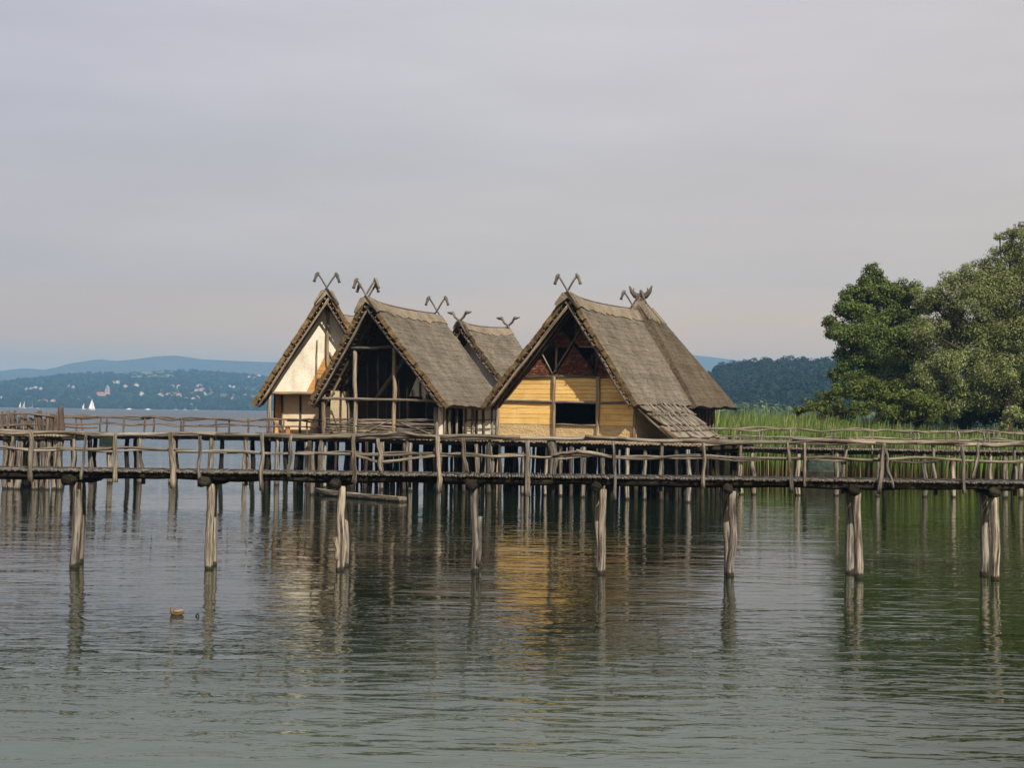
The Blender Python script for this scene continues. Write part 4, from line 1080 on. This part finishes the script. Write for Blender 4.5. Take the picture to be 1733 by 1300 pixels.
mb = MB(); mb.tube([(0, 4.5, 20), (0, 4.5, 22), (0, 4.5, 25), (0, 4.5, 29)], [6.2, 5.0, 3.6, .2], 8, rd, 0); mb.build('spire', M['roof_grey'], TW)
MB().box((-1, -.1, 12), (1, .05, 16)).build('belfry_window', M['window'], TW)
mb = MB(); mb.prism([(-24, 0), (-5, 0), (-5, 7), (-24, 7)], 1, 9); NV = mb.build('nave', M['house_cream'], CH)
mb = MB(); mb.v += [(-24.5, .4, 7), (-4.6, .4, 7), (-4.6, 5, 12), (-24.5, 5, 12), (-24.5, 9.6, 7), (-4.6, 9.6, 7)]
for f_ in ((0, 1, 2, 3), (3, 2, 5, 4), (0, 3, 4), (1, 5, 2), (0, 4, 5, 1)): mb.face(list(f_), [(0, 0)] * len(f_))
mb.build('nave_roof', M['roof_red'], NV)

def sailboat(px_, ytop, Yb, label, sailm, hasjib=True, scale=1.0, bare=False, hl=None):
    x = px_at(px_, 0, Yb); zt = at(px_, ytop, Yb).z
    T = thing('sailboat', label, 'sailboat', (x, Yb, 0), rs.uniform(-.25, .25))
    hl = hl or zt * .62; wd_ = hl * .16
    mb = MB(); rows = []
    for i in range(9):
        t = i / 8; xx = (t - .5) * hl; q = wd_ * math.sin(math.pi * min(1, .25 + t * .75)) ** .7 * (1 if t < .95 else .2) + .03
        rows.append(len(mb.v)); mb.v += [(xx, -q, .75), (xx, -q * .7, .1), (xx, 0, -.2), (xx, q * .7, .1), (xx, q, .75)]
    for i in range(8):
        for j in range(5):
            j2 = (j + 1) % 5; mb.face([rows[i] + j, rows[i + 1] + j, rows[i + 1] + j2, rows[i] + j2], [(0, 0)] * 4)
    mb.face([rows[0] + j for j in range(5)], [(0, 0)] * 5); mb.face([rows[-1] + j for j in reversed(range(5))], [(0, 0)] * 5)
    mb.box((-hl * .2, -wd_ * .5, .75), (hl * .12, wd_ * .5, 1.15)); mb.build('hull', M['hull'], T)
    mb = MB(); mb.tube([(hl * .08, 0, .6), (hl * .08, 0, zt)], [.16, .1], 6, rd, 0); MS = mb.build('mast', M['mast'], T)
    if not bare:
        def sail(nm, a, b, c, bel):
            mb = MB(); a, b, c = map(Vector, (a, b, c)); K = 6; idx = {}
            for sd_ in (0, 1):
                for i in range(K + 1):
                    for j in range(K + 1 - i):
                        u, v = i / K, j / K; w_ = 1 - u - v
                        pt = a * w_ + b * u + c * v; pt.y -= bel * 4 * (u * w_ + v * w_ + u * v) - sd_ * .05
                        idx[(sd_, i, j)] = len(mb.v); mb.v.append(tuple(pt))
                for i in range(K):
                    for j in range(K - i):
                        f_ = [idx[(sd_, i, j)], idx[(sd_, i + 1, j)], idx[(sd_, i, j + 1)]]; mb.face(f_ if not sd_ else f_[::-1], [(0, 0)] * 3)
                        if i + j < K - 1:
                            f_ = [idx[(sd_, i + 1, j)], idx[(sd_, i + 1, j + 1)], idx[(sd_, i, j + 1)]]; mb.face(f_ if not sd_ else f_[::-1], [(0, 0)] * 3)
            mb.build(nm, M[sailm], MS)
        sail('mainsail', (hl * .05, 0, 1.7), (-hl * .42, 0, 1.8), (hl * .05, 0, zt - .1), hl * .03)
        if hasjib: sail('jib', (hl * .46, 0, 1.2), (hl * .11, 0, 1.5), (hl * .11, 0, zt * .85), hl * .03)
    return T
sailboat(155, 675, 1500, 'sailboat with tall white sails, tallest on the lake', 'sail')
sailboat(141.5, 683, 1700, 'small white sailboat just left of the tall white sails', 'sail', False)
sailboat(41, 679, 1900, 'sailboat with tan sail near the far shore at left', 'sail_tan', False)
sailboat(34.5, 680, 2100, 'slim pale sail directly left of the tan sail', 'sail', False)
sailboat(53, 681, 2000, 'long white boat with bare mast right of the tan sail', 'sail', bare=True, hl=24)
sailboat(297, 686, 2300, 'moored boat with bare mast, leftmost of three by the far quay', 'sail', bare=True, hl=9)
sailboat(313, 688, 2300, 'moored boat with bare mast, middle one of three by the far quay', 'sail', bare=True, hl=9)
sailboat(331, 687, 2300, 'moored boat with bare mast, rightmost of three by the far quay', 'sail', bare=True, hl=9)
for i, (px_, lb) in enumerate(((219, 'low white motorboat near the far shore, left one of two'), (251, 'low white motorboat near the far shore, right one of two'))):
    x = px_at(px_, 0, 2000); T = thing('motorboat', lb, 'motorboat', (x, 2000, 0))
    mb = MB(); mb.prism([(-4, 0), (3, 0), (4.5, 1.2), (-4.2, 1.1)], -1.2, 1.2); mb.build('hull', M['hull'], T)
    mb = MB(); mb.prism([(-2, 1.13), (1.4, 1.16), (.6, 2.0), (-1.8, 2.0)], -.9, .9); mb.build('cabin', M['hull'], T)

# ------------------------------------------------------------------ the right bank: ground, reeds, trees
xs = np.linspace(5, 75, 40); ysg = [93.5, 97, 103, 112, 125, 150, 190, 235]
zs_ = [-.4, .02, .25, .5, .9, 1.3, 1.5, -.6]
V_ = []
for y_, z_ in zip(ysg, zs_):
    for x in xs:
        ed = min(1, max(0, (x - 12) / 6)) ; V_.append((x, y_ + wav(x, 21, .35, 14), z_ * ed - .5 * (1 - ed)))
Fc = [(j * 40 + i, j * 40 + i + 1, j * 40 + 40 + i + 1, j * 40 + 40 + i) for j in range(len(ysg) - 1) for i in range(39)]
kind(fast_mesh('ground', np.array(V_), np.array(Fc), M['bank']), 'structure')

def reeds():
    r = np.random.RandomState(17); n = 24000
    y = 94 + 46 * r.rand(n) ** 1.35
    x = r.uniform(.125, .47, n) * y
    edge = .128 + .012 * np.sin(y * .9)
    ok = x > edge * y; x, y = x[ok], y[ok]; n = len(x)
    z0 = np.interp(y, [93, 97, 103, 112, 125, 150], [-.3, 0, .25, .5, .9, 1.3])
    h = (r.uniform(2.6, 4.3, n) + .35 * np.sin(x * 1.1 + y * .5) + .25 * np.sin(x * 2.9 - y * .8)) * np.where(r.rand(n) < .06, 1.15, 1.0)
    far = np.clip((x / y - .235) / .12, 0, 1); h *= 1 - .28 * far
    an = r.uniform(0, 6.28, n); wd_ = r.uniform(.03, .065, n); ld = r.uniform(-.12, .55, n) * h * .35; la = r.normal(.4, .8, n)
    V = np.zeros((n, 8, 3)); UV = np.zeros((n, 3, 4, 2))
    for k, (t, ww) in enumerate(((0, .55), (.4, .9), (.75, .8), (1.0, .12))):
        cx_ = x + np.cos(la) * ld * t ** 2.2; cy_ = y + np.sin(la) * ld * t ** 2.2; cz = z0 + h * t * (1 - .06 * t)
        for s_ in (0, 1):
            sg = 1 if s_ else -1
            V[:, k * 2 + s_] = np.stack([cx_ + sg * np.cos(an) * wd_ * ww, cy_ + sg * np.sin(an) * wd_ * ww, cz], 1)
    tt = (0, .4, .75, 1.0); FA = []
    for k in range(3):
        FA.append(np.array([2 * k, 2 * k + 1, 2 * k + 3, 2 * k + 2]))
        UV[:, k, 0] = UV[:, k, 1] = (0, tt[k]); UV[:, k, 2] = UV[:, k, 3] = (0, tt[k + 1])
    Fc = (np.arange(n)[:, None, None] * 8 + np.array(FA)[None]).reshape(-1, 4)
    # leaves on the stalks
    kind(fast_mesh('reeds', V.reshape(-1, 3), Fc, M['reed'], None, UV.reshape(-1, 2)), 'stuff')
reeds()

def leaves(name, C, size, mat, parent, seed, nrm=None, asp=0.5):
    r = np.random.RandomState(seed); n = len(C)
    nn = r.normal(size=(n, 3)) * .55 + (nrm if nrm is not None else 0) + np.array([0, 0, .25]); nn /= np.linalg.norm(nn, axis=1)[:, None] + 1e-9
    t = np.cross(nn, r.normal(size=(n, 3))); t /= np.linalg.norm(t, axis=1)[:, None] + 1e-9; b = np.cross(nn, t)
    s_ = size * r.uniform(.6, 1.3, n)[:, None]
    V = np.stack([C - t * s_, C - b * s_ * asp, C + t * s_, C + b * s_ * asp], 1).reshape(-1, 3)
    Fc = np.arange(n * 4).reshape(-1, 4)
    o = fast_mesh(name, V, Fc, mat, parent)
    if parent: o.location = -parent.location
    return o
def tree(name, label, cat, base_px, Yt, lobes, mat, seed, dens, lsize, trunk_r, gz=0.6, asp=0.5, clumps=17, depth=.9):
    r = np.random.RandomState(seed); rr = random.Random(seed)
    bx = px_at(base_px, gz, Yt); T = thing(name, label, cat, (bx, Yt, gz))
    C = []; Nn = []; tips = []
    for (px_, py_, pr_) in lobes:
        yo = r.uniform(-.5, .5) * depth * pr_ * Yt / F * 1.6
        c = at(px_, py_, Yt + yo); rad = pr_ * Yt / F; c = np.array(c); tips.append((c, rad))
        for _ in range(int(clumps * max(.8, rad / 2.0))):
            d = r.normal(size=3); d /= np.linalg.norm(d); cc = c + d * rad * r.uniform(.45, .85) * np.array([1, 1, .9]); cr_ = rad * r.uniform(.26, .50)
            n = int(dens * cr_ ** 2)
            dd = r.normal(size=(n, 3)); dd /= np.linalg.norm(dd, axis=1)[:, None]
            rad_ = cr_ * (1 - np.abs(r.normal(0, .35, n)))[:, None] * np.where(r.rand(n, 1) < .15, 1.4, 1)
            C.append(cc + dd * rad_ * np.array([1, 1, .8])); Nn.append(dd * .7 + d * .5)
    C = np.vstack(C); Nn = np.vstack(Nn); ok = C[:, 2] > gz + .2; C, Nn = C[ok], Nn[ok]
    leaves('crown', C, lsize, mat, T, seed + 1, Nn, asp)
    mb = MB(); top = max(t_[0][2] for t_ in tips); zc = gz + (top - gz) * .35
    mb.log((bx, Yt, gz - .4), (bx + rr.uniform(-.4, .4), Yt, zc), trunk_r, trunk_r * .7, rr, 6, .15, 9)
    for c, rad in tips:
        m_ = Vector((bx + (c[0] - bx) * .35, Yt + (c[1] - Yt) * .3, max(zc + .5, zc * .5 + c[2] * .5 - 1)))
        mb.tube([(bx, Yt, zc - .5), tuple(m_), tuple(c), (c[0] + rr.uniform(-.3, .3), c[1], c[2] + rad * .3)], [trunk_r * .4, trunk_r * .22, trunk_r * .1, .02], 6, rr, .1)
    o = mb.build('trunk', M['darkpost'], T, True); o.location = -T.location
    return T
tree('broadleaf_tree', 'rounded deep green tree, leftmost on the right bank', 'tree', 1490, 128, 
     [(1478, 460, 17), (1470, 476, 20), (1484, 485, 26), (1462, 492, 20), (1443, 500, 24), (1432, 522, 24), (1458, 528, 34), (1495, 512, 36), (1522, 490, 26), (1548, 496, 26), (1538, 520, 34), (1412, 548, 22), (1408, 566, 16), (1430, 566, 30), (1465, 572, 42), (1510, 560, 44), (1545, 560, 40),
      (1490, 605, 44), (1450, 612, 34), (1427, 606, 22), (1418, 636, 18), (1436, 650, 26), (1540, 610, 44), (1470, 650, 36), (1515, 655, 42), (1555, 650, 40)],
     M['leaf_green'], 101, 480, .125, .5, asp=.5, clumps=20)
tree('willow_tree', 'huge grey green willow filling the right edge', 'tree', 1700, 118,
     [(1568, 502, 24), (1572, 512, 26), (1592, 492, 26), (1618, 474, 26), (1645, 462, 28), (1672, 452, 28), (1700, 432, 30), (1728, 408, 28), (1692, 400, 11), (1712, 396, 12), (1745, 392, 26), (1790, 375, 45), (1830, 320, 60), (1890, 400, 90), (1600, 530, 40), (1640, 515, 46), (1690, 495, 50), (1740, 470, 50), (1790, 460, 60),
      (1570, 560, 36), (1610, 575, 42), (1655, 570, 48), (1705, 555, 50), (1755, 540, 55), (1810, 560, 60), (1575, 612, 38), (1620, 622, 44), (1665, 620, 46), (1712, 612, 50), (1765, 610, 55), (1560, 655, 32), (1600, 665, 38), (1645, 668, 40), (1690, 665, 42), (1740, 660, 45), (1800, 650, 60), (1850, 520, 80), (1560, 690, 22), (1600, 698, 24)],
     M['leaf_willow'], 202, 420, .13, .7, asp=.32, clumps=18)
tree('bush', 'low yellow green bush at the foot of the rounded tree', 'bush', 1450, 111,
     [(1352, 694, 11), (1368, 688, 15), (1395, 676, 19), (1422, 668, 22), (1450, 660, 25), (1480, 658, 26), (1510, 665, 28), (1540, 675, 28), (1575, 685, 26), (1390, 698, 18), (1420, 695, 22), (1455, 692, 26), (1495, 692, 28), (1535, 698, 26), (1575, 705, 22)], M['leaf_bush'], 303, 420, .13, .12, .5, .45, 16)
tree('bush', 'pale green bush in the lower right corner of the trees', 'bush', 1715, 101,
     [(1708, 706, 16), (1725, 700, 20), (1745, 712, 22), (1700, 720, 10)], M['leaf_willow'], 404, 300, .15, .08, .3, .4, 14)
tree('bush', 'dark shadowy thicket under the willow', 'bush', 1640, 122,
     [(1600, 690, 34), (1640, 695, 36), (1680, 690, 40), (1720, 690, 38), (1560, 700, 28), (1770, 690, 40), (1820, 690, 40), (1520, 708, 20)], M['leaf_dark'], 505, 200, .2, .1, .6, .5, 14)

for (C_, S_, D_), m_, sd_ in ((forest_near, M['forest'], 61), (forest_light, M['forest_light'], 62)):
    kind(leaves('forest', C_, S_[:, None], m_, None, sd_, D_, .8), 'stuff')

# tarpaulin covered boat below the right walkway, seen between the posts
p = onz(1394, 800); p = at(1394, 777, 84)
HB = thing('covered_boat', 'small boat under a grey green cover behind the right walkway', 'boat', (p.x, 84, 0))
mb = MB(); rows = []
for i in range(11):
    t = i / 10; xx = (t - .5) * 2.4; q = .55 * math.sin(math.pi * (.12 + .76 * t)) ** .6; hh = 1.75 * math.sin(math.pi * (.10 + .8 * t)) ** .35
    rows.append(len(mb.v)); mb.v += [(xx, -q * 1.1, 1.0), (xx, -q, hh * .8 + .1), (xx, -q * .4, hh + .2), (xx, q * .4, hh + .2), (xx, q, hh * .8 + .1), (xx, q * 1.1, 1.0)]
for i in range(10):
    for j in range(5): mb.face([rows[i] + j, rows[i + 1] + j, rows[i + 1] + j + 1, rows[i] + j + 1], [(0, 0)] * 4)
mb.face([rows[0] + j for j in range(6)], [(0, 0)] * 6); mb.face([rows[-1] + j for j in reversed(range(6))], [(0, 0)] * 6)
mb.build('cover', M['tarp'], HB, True)
mb = MB(); mb.prism([(-1.25, -.2), (1.1, -.2), (1.35, 1.0), (-1.35, .98)], -.6, .6); mb.build('hull', M['beam'], HB)

# ------------------------------------------------------------------ haze over the lake
hz = MB().box((-4800, -160, -3.0), (4800, 9300, 330.0))
hm = bpy.data.materials.new('haze'); hm.use_nodes = True; ht = hm.node_tree; ht.nodes.clear()
ho = ht.nodes.new('ShaderNodeOutputMaterial'); hv = ht.nodes.new('ShaderNodeVolumePrincipled')
hv.inputs['Color'].default_value = (*HAZE_C, 1); hv.inputs['Density'].default_value = HAZE_D; hv.inputs['Anisotropy'].default_value = 0.0
ht.links.new(hv.outputs[0], ho.inputs['Volume'])
kind(hz.build('haze', hm), 'stuff')
